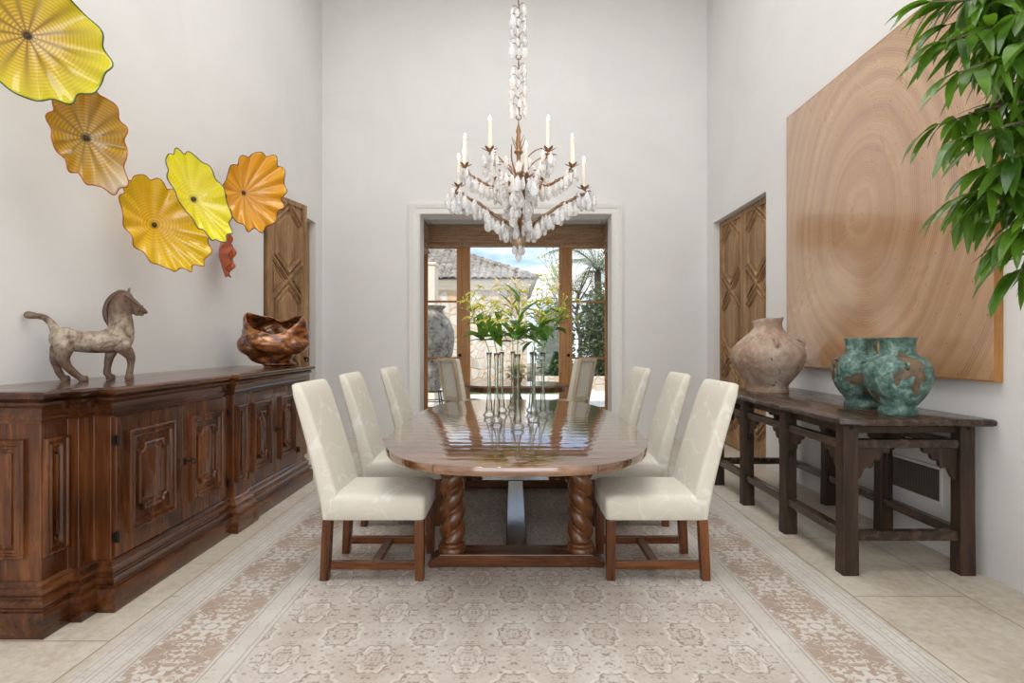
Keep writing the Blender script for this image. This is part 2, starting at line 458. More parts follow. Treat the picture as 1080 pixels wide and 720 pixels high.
def mat_platter(name, c_in, c_out, streak, ring=70, rays=11, s_amt=.8, tip=None, clear=.1):
    m = bpy.data.materials.new(name); m.use_nodes = True
    nt = NT(m); b = m.node_tree.nodes['Principled BSDF']; out = m.node_tree.nodes['Material Output']
    v = nt.coord()
    sep = nt.node('ShaderNodeSeparateXYZ', {'Vector': v}); X, Y = sep.outputs[0], sep.outputs[1]
    r = nt.m('SQRT', nt.m('ADD', nt.m('POWER', X, 2), nt.m('POWER', Y, 2)))
    th = nt.m('ARCTAN2', Y, X)
    wob = nt.noise(v, 4, 2, .5)
    rw = nt.m('ADD', r, nt.m('MULTIPLY', wob, .05))
    rings = nt.m('ADD', .5, nt.m('MULTIPLY', nt.m('SINE', nt.m('MULTIPLY', rw, ring*6.283)), .5))
    ray = nt.m('POWER', nt.m('ADD', .5, nt.m('MULTIPLY', nt.m('COSINE', nt.m('ADD', nt.m('MULTIPLY', th, rays), nt.m('MULTIPLY', wob, 3))), .5)), 3.0)
    base = nt.mix(nt.rng(r, .03, .30), c_in, c_out)
    base = nt.mix(nt.m('MULTIPLY', rings, nt.rng(r, .02, .30, .7, .25)), base, tuple(min(1, x*1.25+.10) for x in c_out))
    st = nt.m('MULTIPLY', nt.m('MULTIPLY', ray, nt.rng(rings, 0, 1, .5, 1)), nt.rng(r, .02, .30, s_amt, 0))
    base = nt.mix(st, base, streak)
    base = nt.mix(nt.rng(r, .008, .035, .9, 0), base, tuple(x*.4 for x in streak))
    if tip:
        base = nt.mix(nt.m('MULTIPLY', nt.rng(nt.m('ADD', nt.m('MULTIPLY', X, tip[0]), nt.m('MULTIPLY', Y, tip[1])), tip[2], tip[3]), .85), base, (.80, .76, .66))
    pset(nt, b, color=base, rough=.10, spec=.6, coat=.6, coatr=.03, normal=nt.bump(rings, .12, .002))
    tl = nt.node('ShaderNodeBsdfTranslucent'); nt.l.new(base, tl.inputs[0])
    mx = nt.node('ShaderNodeMixShader'); mx.inputs[0].default_value = .22
    nt.l.new(b.outputs[0], mx.inputs[1]); nt.l.new(tl.outputs[0], mx.inputs[2])
    tp = nt.node('ShaderNodeBsdfTransparent'); nt.l.new(base, tp.inputs[0])
    mx2 = nt.node('ShaderNodeMixShader'); mx2.inputs[0].default_value = clear
    nt.l.new(mx.outputs[0], mx2.inputs[1]); nt.l.new(tp.outputs[0], mx2.inputs[2])
    nt.l.new(mx2.outputs[0], out.inputs[0])
    return m

def mat_leaf(name, c1, c2, rough=.35, scale=9, trans=.3):
    m = bpy.data.materials.new(name); m.use_nodes = True
    nt = NT(m); b = m.node_tree.nodes['Principled BSDF']; out = m.node_tree.nodes['Material Output']
    n = nt.noise(nt.coord(), scale, 3, .6)
    col = nt.mix(nt.rng(n, .35, .65), c1, c2)
    pset(nt, b, color=col, rough=rough, spec=.5)
    tl = nt.node('ShaderNodeBsdfTranslucent'); nt.l.new(nt.mix(.5, col, (c2[0]*1.6, c2[1]*1.5, c2[2]*.6)), tl.inputs[0])
    mx = nt.node('ShaderNodeMixShader'); mx.inputs[0].default_value = trans
    nt.l.new(b.outputs[0], mx.inputs[1]); nt.l.new(tl.outputs[0], mx.inputs[2]); nt.l.new(mx.outputs[0], out.inputs[0])
    return m
M_ficus = mat_leaf('ficus_leaf', (.030, .085, .012), (.13, .27, .025), .22, 5, .35)
M_lilyleaf = mat_leaf('lily_leaf', (.035, .13, .015), (.13, .30, .03), .35, 7, .3)
M_stem = plain('green_stem', (.16, .28, .06), .5)
M_yellow = mat_leaf('yellow_petal', (.55, .62, .07), (.84, .80, .22), .5, 9, .4)
M_cream = mat_leaf('cream_petal', (.86, .82, .68), (.88, .80, .72), .5, 9, .4)
M_pink = mat_leaf('pink_petal', (.72, .42, .32), (.80, .60, .48), .5, 9, .4)
M_bark = plain('bark', (.14, .10, .07), .9)

# ------------------------------------------------------------------ room shell
XL, XR, YB, YF, ZC = -2.75, 2.77, 8.16, -3.2, 6.6
def shell(name, boxes, mat):
    bm = bmesh.new()
    for b_ in boxes: box(bm, *b_)
    return struct(finish(bm, name, mat, smooth=False))
shell('floor', [(-3.3, 3.3, YF-.2, 10.36, -.12, 0)], M_floor)
NY0, NY1, NZ = 6.25, 7.90, 3.03           # door recesses in both side walls
for nm, x0, x1, xb0, xb1 in (('wall_left', XL-.55, XL, XL-.75, XL-.55), ('wall_right', XR, XR+.55, XR+.55, XR+.75)):
    shell(nm, [(x0, x1, YF, NY0, 0, ZC), (x0, x1, NY1, YB+.34, 0, ZC), (x0, x1, NY0, NY1, NZ, ZC), (xb0, xb1, NY0-.2, NY1+.2, 0, NZ+.2)], M_wall)
OX0, OX1, OZ = -1.346, 1.40, 3.21
shell('wall_back', [(XL, OX0, YB, YB+.34, 0, ZC), (OX1, XR, YB, YB+.34, 0, ZC), (OX0, OX1, YB, YB+.34, OZ, ZC)], M_wall)
# unseen wall behind the viewpoint, wide opening added to let fill light in
shell('wall_front', [(XL, -2.2, YF-.25, YF, 0, ZC), (2.2, XR, YF-.25, YF, 0, ZC), (-2.2, 2.2, YF-.25, YF, 4.6, ZC)], M_wall)
# ceiling with an added, capped shaft over the table for a fill lamp
shell('ceiling', [(XL-.6, -1.5, YF-.3, YB+.4, ZC, ZC+.25), (1.5, XR+.6, YF-.3, YB+.4, ZC, ZC+.25),
                  (-1.5, 1.5, YF-.3, -1.2, ZC, ZC+.25), (-1.5, 1.5, 6.6, YB+.4, ZC, ZC+.25), (-1.6, 1.6, -1.3, 6.7, ZC+.25, ZC+.35)], M_ceil)
# casing round the opening
bm = bmesh.new()
prof = [(0, 0), (0, .020), (.012, .026), (.020, .020), (.075, .016), (.085, .024), (.100, .030), (.118, .036), (.135, .044), (.150, .044), (.150, 0)]
rings = []
for (x, z, sx, sz) in ((OX0, 0, -1, 0), (OX0, OZ, -1, 1), (OX1, OZ, 1, 1), (OX1, 0, 1, 0)):
    rings.append([Vector((x+sx*o, YB-h, z+sz*o)) for o, h in prof])
loft(bm, rings)
struct(finish(bm, 'trim_1', M_trim, ang=30))

# bay beyond the opening
BX0, BX1, BY0, BY1, BZ = -1.64, 1.73, YB+.34, 10.30, 3.47
shell('wall_bay_left', [(BX0-.15, BX0, BY0, 8.72, 0, BZ), (BX0-.15, BX0, 10.12, BY1+.06, 0, BZ), (BX0-.15, BX0, 8.72, 10.12, 3.12, BZ), (BX0-.15, BX0, 8.72, 10.12, 0, .30)], M_trim)
shell('wall_bay_right', [(BX1, BX1+.15, BY0, 8.72, 0, BZ), (BX1, BX1+.15, 10.12, BY1+.06, 0, BZ), (BX1, BX1+.15, 8.72, 10.12, 3.12, BZ), (BX1, BX1+.15, 8.72, 10.12, 0, .30)], M_trim)
shell('wall_bay_back', [(BX0, BX1, BY1-.06, BY1+.08, 3.16, BZ)], M_trim)
shell('ceiling_bay', [(BX0-.2, BX1+.2, BY0, BY1+.2, BZ+.12, BZ+.22), (BX0, BX0+.22, BY0, BY1, BZ, BZ+.12), (BX1-.22, BX1, BY0, BY1, BZ, BZ+.12),
                      (BX0+.22, BX1-.22, BY0, BY0+.25, BZ, BZ+.12), (BX0+.22, BX1-.22, BY1-.25, BY1+.1, BZ, BZ+.12)], M_ceil)

# ------------------------------------------------------------------ bay glazing
def empty_struct(name, loc=(0, 0, 0)):
    o = bpy.data.objects.new(name, None); C.objects.link(o); o.location = loc; return struct(o)
WY = 10.22
w1 = empty_struct('window_1', (0, WY, 0))
bm = bmesh.new()
box(bm, BX0, BX0+.05, -.06, .06, 0, 3.16); box(bm, BX1-.05, BX1, -.06, .06, 0, 3.16)
box(bm, -.915, -.785, -.06, .06, 0, 3.10); box(bm, .81, .935, -.06, .06, 0, 3.10)
box(bm, BX0, BX1, -.06, .06, 3.10, 3.16); box(bm, -.785, .81, -.045, .045, 0, .16)
finish(bm, 'window_frame', M_winwood, w1, smooth=False, bevel=.006)
bm = bmesh.new(); box(bm, -.785, .81, -.004, .004, .16, 3.10); finish(bm, 'pane', M_glass, w1, smooth=False)
for nm, xa, xb, kx in (('door_5', BX0+.05, -.915, -.965), ('door_6', .935, BX1-.05, .975)):
    d = empty_struct(nm, (0, WY, 0))
    bm = bmesh.new()
    la, lb = (.045, .11) if xa < 0 else (.11, .045)
    box(bm, xa, xa+la, -.03, .03, .01, 3.09); box(bm, xb-lb, xb, -.03, .03, .01, 3.09)
    box(bm, xa+la, xb-lb, -.03, .03, .01, .22); box(bm, xa+la, xb-lb, -.03, .03, 3.06, 3.09)
    for z in (1.095, 2.11): box(bm, xa+la, xb-lb, -.025, .025, z-.018, z+.018)
    finish(bm, 'door_frame', M_winwood, d, smooth=False, bevel=.005)
    bm = bmesh.new()
    for za, zb in ((.22, 1.077), (1.113, 2.092), (2.128, 3.06)): box(bm, xa+la, xb-lb, -.004, .004, za, zb)
    finish(bm, 'pane', M_glass, d, smooth=False)
    bm = bmesh.new(); ellipsoid(bm, (kx, -.07, 1.15), (.028, .028, .028)); tube(bm, [(kx, -.03, 1.15), (kx, -.07, 1.15)], .01)
    finish(bm, 'door_knob', M_iron, d)
for nm, x in (('window_2', BX0-.05), ('window_3', BX1+.05)):
    d = empty_struct(nm, (x, 9.42, 0))
    bm = bmesh.new()
    for ya in (-.70, -.03, .64): box(bm, -.04, .04, ya, ya+.06, .30, 3.12)
    for za in (.30, 1.08, 2.09, 3.06):
        box(bm, -.035, .035, -.64, -.03, za, za+.05); box(bm, -.035, .035, .03, .64, za, za+.05)
    finish(bm, 'window_frame', M_winwood, d, smooth=False, bevel=.004)
    bm = bmesh.new(); box(bm, -.003, .003, -.66, .66, .33, 3.08); finish(bm, 'pane', M_glass, d, smooth=False)

# woven shades
def mat_bamboo():
    m, nt, b = new_mat('woven_bamboo')
    v = nt.coord(scale=(.25, .25, 6))
    n = nt.noise(v, 14, 6, .7, .3)
    n2 = nt.noise(nt.coord(scale=(1, 1, .4)), 60, 2)
    col = nt.ramp(n, [(.3, (.20, .11, .06)), (.48, (.46, .29, .17)), (.66, (.66, .46, .29))])
    col = nt.mix(nt.rng(n2, .45, .7, 0, .3), col, (.10, .055, .03))
    pset(nt, b, color=col, rough=.7, normal=nt.bump(n, .6, .008))
    return m
M_bamboo = mat_bamboo()
def shade(label, F, w, h, d):
    """folded woven shade; F: u along, v up, n into room"""
    t = thing('woven_shade', label, 'window shade', F.o, 0, 'woven bamboo shades in the bay')
    G = Frame((0, 0, 0), F.U, F.V, F.N)
    bm = bmesh.new()
    k = 5; prof = [(0, h)]
    for i in range(k):
        z1 = h-(h*i/k); z0 = h-(h*(i+1)/k)
        prof += [(d*.72, z1-.002), (d*(1-.04*(k-1-i)), (z0*.7+z1*.3)), (d*(1-.04*(k-1-i)), z0+.012), (d*.72, z0)]
    prof += [(0, 0)]
    loft(bm, [[G(u, z, n) for n, z in prof] for u in (-w/2, w/2)])
    finish(bm, 'shade_fabric', M_bamboo, t, ang=20)
    bm = bmesh.new(); a, b_ = G(-w/2, h+.012, d*.4), G(w/2, h+.012, d*.4)
    bar(bm, a, b_, d*.7, .024); finish(bm, 'head_rail', M_bamboo, t, smooth=False)
    return t
shade('wide woven bamboo shade folded up across the back window of the bay', Frame(((BX0+BX1)/2, WY-.065, 3.07), (1, 0, 0), (0, 0, 1), (0, -1, 0)), 3.12, .37, .10)
shade('narrow woven bamboo shade on the left side window of the bay', Frame((BX0+.002, 9.28, 2.93), (0, -1, 0), (0, 0, 1), (1, 0, 0)), 1.50, .50, .16)
shade('narrow woven bamboo shade on the right side window of the bay', Frame((BX1-.002, 9.28, 2.93), (0, 1, 0), (0, 0, 1), (-1, 0, 0)), 1.50, .50, .16)

# ------------------------------------------------------------------ carved pine doors
def pine_leaf(name, F, w, h, handle_u=None):
    root = empty_struct(name, (0, 0, 0)); root.location = F.o
    ang = math.atan2(F.U.y, F.U.x); root.rotation_euler = (0, 0, ang)
    G = Frame((0, 0, 0), (1, 0, 0), (0, 0, 1), (0, -1, 0)) if F.N.dot(Vector((math.sin(ang), -math.cos(ang), 0))) > 0 else Frame((0, 0, 0), (1, 0, 0), (0, 0, 1), (0, 1, 0))
    bm = bmesh.new(); box(bm, *(sorted((0, w))), *(sorted((0, G.N.y*-.03))), 0.01, h, None)
    st = .085
    for u0, u1 in ((0, st), (w-st, w)):
        loft(bm, [[G(u0, .01, 0), G(u1, .01, 0), G(u1, h, 0), G(u0, h, 0)], [G(u0, .01, .02), G(u1, .01, .02), G(u1, h, .02), G(u0, h, .02)]])
    for v0, v1 in ((.01, .13), (h-.06, h)):
        loft(bm, [[G(st, v0, 0), G(w-st, v0, 0), G(w-st, v1, 0), G(st, v1, 0)], [G(st, v0, .0195), G(w-st, v0, .0195), G(w-st, v1, .0195), G(st, v1, .0195)]])
    finish(bm, 'door_frame', M_pine, root, smooth=False, bevel=.004)
    cu = w/2; hw = w/2-st; mod = .915; zc0 = h-.03; dz = .235
    bm = bmesh.new(); pm = bmesh.new()
    zc = [zc0-mod*i for i in range(4)]
    def clampbar(a, b_):
        # double moulding bar on the leaf, clipped to the frame opening
        pts = []
        (ua, va), (ub, vb) = a, b_
        for (u, v_, uo, vo) in ((ua, va, ub, vb), (ub, vb, ua, va)):
            if v_ > h-.06: t = (h-.06-v_)/(vo-v_); u, v_ = u+(uo-u)*t, h-.06
            if v_ < .13: t = (.13-v_)/(vo-v_); u, v_ = u+(uo-u)*t, .13
            pts.append((u, v_))
        A = G(*pts[0], .008); B = G(*pts[1], .008)
        bar(bm, A, B, .05, .020, up=G.N); bar(bm, G(*pts[0], .018), G(*pts[1], .018), .022, .026, up=G.N)
    for z in zc:
        for su in (-1, 1):
            for sv in (-1, 1):
                if z+sv*dz > h+.1 and z > h-.1: continue
                if z+sv*dz < .1: continue
                clampbar((cu, z), (cu+su*hw, z+sv*dz))
    for z in zc[:-1]:
        for su in (-1, 1):
            bar(bm, G(cu+su*(hw-.012), z-dz, .008), G(cu+su*(hw-.012), z-mod+dz, .008), .024, .024, up=G.N)
        # raised hexagon field
        def hexa(i, n): return [G(cu, z-.075-i*1.3, n), G(cu+hw-.055-i, z-dz-.03-i*.5, n), G(cu+hw-.055-i, z-mod+dz+.03+i*.5, n), G(cu, z-mod+.075+i*1.3, n),
                                G(cu-hw+.055+i, z-mod+dz+.03+i*.5, n), G(cu-hw+.055+i, z-dz-.03-i*.5, n)]
        loft(pm, [hexa(-.012, 0), hexa(-.010, .024), hexa(-.002, .032), hexa(.008, .032), hexa(.016, .022), hexa(.022, .006), hexa(.040, .004), hexa(.066, .018)])
        # side triangles at the crossing below
        zz = z-mod
        for su in (-1, 1):
            def tri(i, n): return [G(cu+su*(.10+i*1.6), zz, n), G(cu+su*(hw-.02-i), zz+.145-i*1.3, n), G(cu+su*(hw-.02-i), zz-.145+i*1.3, n)]
            loft(pm, [tri(0, 0), tri(.002, .022), tri(.010, .022), tri(.014, .006), tri(.030, .016)])
    finish(bm, 'lattice_moulding', M_pine, root, smooth=False, bevel=.003)
    finish(pm, 'raised_panel', M_pine, root, smooth=False)
    if handle_u:
        bm = bmesh.new(); c = G(handle_u, 1.18, .02)
        tube(bm, [c, G(handle_u, 1.18, .055)], .009); torus(bm, G(handle_u, 1.165, .05), .028, .006, G.N); ellipsoid(bm, G(handle_u, 1.18, .022), (.022, .022, .022))
        finish(bm, 'door_handle', M_iron, root)
    return root
# right wall pair (closed)
pine_leaf('door_1', Frame((XR+.10, NY0+.02, 0), (0, 1, 0), (0, 0, 1), (-1, 0, 0)), .80, NZ-.015)
pine_leaf('door_2', Frame((XR+.10, NY0+.83, 0), (0, 1, 0), (0, 0, 1), (-1, 0, 0)), .80, NZ-.015)
# left wall pair: near leaf ajar into the room, far leaf closed
a_ = R(90-13.5)
pine_leaf('door_3', Frame((XL+.015, NY0+.03, 0), (math.cos(a_), math.sin(a_), 0), (0, 0, 1), (math.sin(a_), -math.cos(a_), 0)), .74, NZ+.02, .69)
pine_leaf('door_4', Frame((XL-.10, NY1-.86, 0), (0, 1, 0), (0, 0, 1), (1, 0, 0)), .84, NZ-.015)

# ------------------------------------------------------------------ rug
bm = bmesh.new()
hw, hl = RUG_W, (RUG_Y1-RUG_Y0)/2
box(bm, -hw, hw, -hl, hl, .0005, .010)
rug = finish(bm, 'rug', M_rug, smooth=False, bevel=.004); rug.location = (0, (RUG_Y0+RUG_Y1)/2, 0)
tag(rug, 'large faded beige oriental rug with a brown floral border under the dining table', 'rug')
RZ = .0105

# ------------------------------------------------------------------ dining table
TX, TY, TZ = .015, 4.43, .76
tbl = thing('dining_table', 'long oval dining table with polished plank top and barley twist legs', 'dining table', (TX, TY, 0))
def superell(a, b, n, k, e=2.9):
    out = []
    for i in range(k):
        t = 2*PI*i/k; c, s = math.cos(t), math.sin(t)
        out.append((a*abs(c)**(2/e)*(1 if c >= 0 else -1), b*abs(s)**(2/e)*(1 if s >= 0 else -1)))
    return out
bm = bmesh.new()
def trings(sc_, z): return [Vector((x*(1+sc_/.855), y*(1+sc_/1.68), z)) for x, y in superell(.855, 1.675, 0, 120, 3.0)]
loft(bm, [trings(-.015, TZ-.048), trings(-.004, TZ-.046), trings(0, TZ-.038), trings(0, TZ-.010), trings(-.003, TZ-.003), trings(-.010, TZ)])
finish(bm, 'tabletop', M_top, tbl, ang=40)
bm = bmesh.new()
for y in (-.93, .93): box(bm, -.46, .46, y-.05, y+.05, TZ-.115, TZ-.0485)
box(bm, -.05, .05, -.88, .88, TZ-.105, TZ-.0485)
finish(bm, 'underframe', M_tablewood_x, tbl, smooth=False, bevel=.004)
def twist(bm, cx, cy, z0, z1, Rr, sgn):
    n = 40; rings = []; N_ = 110
    prof = [(z0, .085), (z0+.025, .085), (z0+.032, .074), (z0+.040, .078), (z0+.052, .072)]
    for z, r in prof: rings.append([(cx+r*math.cos(2*PI*i/n), cy+r*math.sin(2*PI*i/n), z) for i in range(n)])
    for k in range(N_+1):
        z = z0+.055+(z1-z0-.08)*k/N_
        env = min(1, k/6+.75, (N_-k)/6+.75)
        ring = []
        for i in range(n):
            t = 2*PI*i/n
            ph = t-sgn*2*PI*(z-z0)/.245
            r = Rr*env*(.66+.34*abs(math.cos(ph))**.75)
            ring.append((cx+r*math.cos(t), cy+r*math.sin(t), z))
        rings.append(ring)
    for z, r in ((z1-.022, .070), (z1-.012, .078), (z1, .078)): rings.append([(cx+r*math.cos(2*PI*i/n), cy+r*math.sin(2*PI*i/n), z) for i in range(n)])
    loft(bm, rings)
for sy in (-1, 1):
    for sx in (-1, 1):
        bm = bmesh.new(); twist(bm, sx*.395, sy*.93, RZ+.082, TZ-.116, .079, 1 if sx < 0 else -1)
        finish(bm, 'leg', M_tablewood, tbl, ang=60)
    bm = bmesh.new(); y = sy*.93                    # sledge foot with sloped ends
    prof = [(-.525, RZ), (-.44, RZ+.006), (.44, RZ+.006), (.525, RZ), (.535, RZ+.03), (.47, RZ+.068), (.46, RZ+.082), (-.46, RZ+.082), (-.47, RZ+.068), (-.535, RZ+.03)]
    loft(bm, [[(x, y+d, z) for x, z in prof] for d in (-.085, .085)])
    finish(bm, 'sledge_foot', M_tablewood_x, tbl, smooth=False, bevel=.006)
bm = bmesh.new(); box(bm, -.068, .068, -.85, .85, RZ+.030, RZ+.078)
finish(bm, 'stretcher', M_plank, tbl, smooth=False, bevel=.006)

# ------------------------------------------------------------------ dining chairs
def soft(bm, levels, n=5):
    """levels: (cx, cy, z, w, d, r) rounded-rect rings"""
    loft(bm, [[(cx+x, cy+y, z) for x, y in rrect(w, d, r, n)] for cx, cy, z, w, d, r in levels])
def make_chair(label, loc, rz, group):
    t = thing('dining_chair', label, 'chair', loc, rz, group)
    bm = bmesh.new()        # faces +x, seat from x -.29 to .295
    W, Dp = .585, .475
    soft(bm, [(0, 0, .345, W-.02, Dp-.02, .02), (0, 0, .350, W, Dp, .03), (0, 0, .455, W+.006, Dp+.006, .03), (0, 0, .472, W-.002, Dp-.002, .04),
              (0, 0, .484, W-.025, Dp-.025, .05), (0, 0, .491, W-.08, Dp-.08, .06), (0, 0, .497, W-.22, Dp-.2, .08), (0, 0, .499, W-.40, Dp-.36, .05)])
    finish(bm, 'seat', M_fabric, t, ang=80)
    bm = bmesh.new(); lv = []
    H0, H1 = .350, 1.115
    for k in range(13):
        s = k/12; z = H0+(H1-H0)*s
        xb = -.292-.182*s**1.2; th = .115-.045*s
        e = 0
        if s > .9: e = (s-.9)/.1
        cut = .012*e*e
        lv.append((xb+th/2, 0, z-cut*.3, th-cut*1.4, .475+.012*s-cut*.9, min(.028, th*.3)))
    lv.append((lv[-1][0], 0, H1+.006, lv[-1][3]-.03, .44, .012))
    soft(bm, lv)
    finish(bm, 'backrest', M_fabric, t, ang=80)
    for sx, sy in ((1, -1), (1, 1), (-1, -1), (-1, 1)):
        bm = bmesh.new(); x = .262 if sx > 0 else -.262; y = sy*.208
        sl = -.018 if sx < 0 else 0
        w0, w1 = .047, .052
        loft(bm, [[(x+sl+a*w0/2, y+b_*w0/2, 0) for a, b_ in ((-1, -1), (1, -1), (1, 1), (-1, 1))], [(x+sl*.6+a*w1/2, y+b_*w1/2, .12) for a, b_ in ((-1, -1), (1, -1), (1, 1), (-1, 1))],
                  [(x+a*w1/2, y+b_*w1/2, .344) for a, b_ in ((-1, -1), (1, -1), (1, 1), (-1, 1))]])
        finish(bm, 'leg', M_chairwood, t, smooth=False, bevel=.004)
    for sy in (-1, 1):
        bm = bmesh.new(); box(bm, -.245, .236, sy*.208-.016, sy*.208+.016, .062, .108); finish(bm, 'side_rail', M_chairwood_h, t, smooth=False, bevel=.003)
    bm = bmesh.new(); box(bm, -.02, .028, -.191, .191, .068, .102); finish(bm, 'cross_rail', M_chairwood, t, smooth=False, bevel=.003)
    return t
CG = 'cream damask chairs round the long dining table'
ch = make_chair('cream damask dining chair on the left of the dining table, nearest the front', (-.80, 3.46, RZ), 0, CG)
dup(ch, (-.83, 4.42, RZ), R(1.5), 'cream damask dining chair on the left of the table, middle one of three')
dup(ch, (-.745, 5.38, RZ), R(-2), 'cream damask dining chair on the left of the table, farthest, near the bay')
dup(ch, (.815, 3.46, RZ), R(180), 'cream damask dining chair on the right of the dining table, nearest the front')
dup(ch, (.845, 4.42, RZ), R(178.5), 'cream damask dining chair on the right of the table, middle one of three')
dup(ch, (.775, 5.38, RZ), R(182), 'cream damask dining chair on the right of the table, farthest, near the bay')

# ------------------------------------------------------------------ carved sideboard
sb = thing('sideboard', 'long dark carved walnut sideboard with panelled doors against the left wall', 'sideboard', (0, 0, 0))
SP = [(XL+.005, 2.67), (-2.22, 2.67), (-2.22, 2.83), (-2.165, 2.83), (-2.165, 2.93), (-2.075, 2.93), (-2.075, 4.12), (-2.03, 4.12), (-2.03, 4.33), (-2.055, 4.33),
      (-2.055, 5.58), (XL+.005, 5.58)]
ZT = 1.138
bm = bmesh.new()
n = len(SP)
for z0, z1 in ((.06, ZT-.03),):
    a = [bm.verts.new((x, y, z0)) for x, y in SP]; b_ = [bm.verts.new((x, y, z1)) for x, y in SP]
    for i in range(n):
        j = (i+1) % n; bm.faces.new((a[i], a[j], b_[j], b_[i]))
    bm.faces.new(a[::-1]); bm.faces.new(b_)
finish(bm, 'carcass', M_walnut, sb, smooth=False, bevel=.004)
bm = bmesh.new()
sweep_plan(bm, SP, [(-.005, 0), (.058, 0), (.062, .01), (.062, .105), (.056, .118), (.044, .122), (.044, .132), (.052, .142), (.052, .156), (.040, .166), (.030, .170), (.030, .182),
                    (.034, .190), (.034, .200), (.022, .214), (.014, .218), (.014, .232), (.006, .244), (-.005, .246)])
finish(bm, 'plinth', M_walnut_h, sb, ang=25)
bm = bmesh.new()
prof = [(-.005, .985), (.008, .985), (.010, .996), (.020, 1.000), (.022, 1.012), (.018, 1.022), (.024, 1.045), (.038, 1.064), (.052, 1.074), (.054, 1.086), (.046, 1.092), (.050, 1.098), (.072, 1.104),
        (.078, 1.114), (.078, 1.126), (.070, ZT-.002), (.060, ZT), (-.005, ZT)]
sweep_plan(bm, SP, prof)
finish(bm, 'cornice', M_walnut_h, sb, ang=25)
bm = bmesh.new()
a = [bm.verts.new((x-.002, y, ZT-.012)) for x, y in SP]; b_ = [bm.verts.new((x-.002, y, ZT-.0005)) for x, y in SP]
for i in range(n):
    j = (i+1) % n; bm.faces.new((a[i], a[j], b_[j], b_[i]))
bm.faces.new(a[::-1]); bm.faces.new(b_)
finish(bm, 'worktop', M_walnut_h, sb, smooth=False)
def notched(F, w, h, r, inset, nn, cu=0, cv=0):
    """panel outline with concave quarter-round corners and small steps"""
    w2, h2 = w/2-inset, h/2-inset; st = r*.30; out = []
    for (sx, sy) in ((1, 1), (-1, 1), (-1, -1), (1, -1)):
        cx, cy = sx*w2, sy*h2
        pts = [(cx, cy-sy*(r+st))]
        for k in range(8):
            t = PI/2*k/7
            pts.append((cx-sx*(st+r*math.sin(t)), cy-sy*(st+r*math.cos(t))))
        pts.append((cx-sx*(r+st), cy))
        if (sx*sy) < 0: pts = pts[::-1]
        out += pts
    return [F(cu+u, cv+v_, nn) for u, v_ in out]
def sb_panel(bm, F, w, h, cu, cv, fancy=True):
    # moulded frame
    steps = [(0, 0), (0, .016), (.006, .022), (.014, .022), (.018, .014), (.028, .012), (.034, .018), (.042, .016), (.050, .002), (.056, .001)]
    loft(bm, rect_rings(F, w, h, steps, cu, cv), cap0=False)
    if fancy and w > .26:
        iw, ih = w-.15, h-.17
        rg = [notched(F, iw, ih, .036, 0, 0, cu, cv), notched(F, iw, ih, .036, 0, .014, cu, cv), notched(F, iw, ih, .034, .008, .022, cu, cv), notched(F, iw, ih, .032, .015, .012, cu, cv),
              notched(F, iw, ih, .030, .024, .008, cu, cv), notched(F, iw, ih, .026, .040, .015, cu, cv)]
        loft(bm, rg, cap0=False)
    else:
        loft(bm, rect_rings(F, w-.125, h-.13, [(0, 0), (.0, .006), (.018, .012)], cu, cv), cap0=False)
def sb_door(y0, y1, x, lock):
    F = Frame((x, 0, 0), (0, 1, 0), (0, 0, 1), (1, 0, 0))
    w = y1-y0; cu = (y0+y1)/2; z0, z1 = .252, .978; cv = (z0+z1)/2
    bm = bmesh.new()
    loft(bm, rect_rings(F, w-.006, z1-z0, [(0, .0), (0, .012), (.003, .016)], cu, cv), cap0=False)
    d = finish(bm, 'door', M_walnut, sb, smooth=False)
    G = Frame((x+.016, 0, 0), (0, 1, 0), (0, 0, 1), (1, 0, 0))
    bm = bmesh.new(); sb_panel(bm, G, w-.17, .545, cu, cv+.01)
    finish(bm, 'door_panel', M_walnut, d, smooth=True, ang=30)
    hy = y0-.004 if lock > 0 else y1+.004
    for zz in (.36, .86):
        bm = bmesh.new(); box(bm, x+.012, x+.026, hy-.014, hy+.014, zz-.025, zz+.025); tube(bm, [(x+.028, hy, zz-.03), (x+.028, hy, zz+.03)], .006)
        finish(bm, 'hinge', M_iron, d)
    return d
d1 = sb_door(2.945, 3.53, -2.075, 1); d2 = sb_door(3.53, 4.085, -2.075, -1)
d3 = sb_door(4.345, 4.85, -2.055, 1); d4 = sb_door(4.85, 5.36, -2.055, -1)
for d, y, x in ((d2, 3.56, -2.059), (d4, 4.88, -2.039)):
    bm = bmesh.new()
    loft(bm, [[(x+h_, y+.014*math.cos(t)*s_*(1+.3*math.cos(4*t)), .625+.026*math.sin(t)*s_) for t in [2*PI*i/20 for i in range(20)]] for h_, s_ in ((0, 1), (.005, 1), (.007, .8))])
    tube(bm, [(x+.004, y, .625), (x+.045, y, .625)], .0045); torus(bm, (x+.055, y, .625), .014, .0035, (0, 1, 0))
    finish(bm, 'key', M_iron, d)
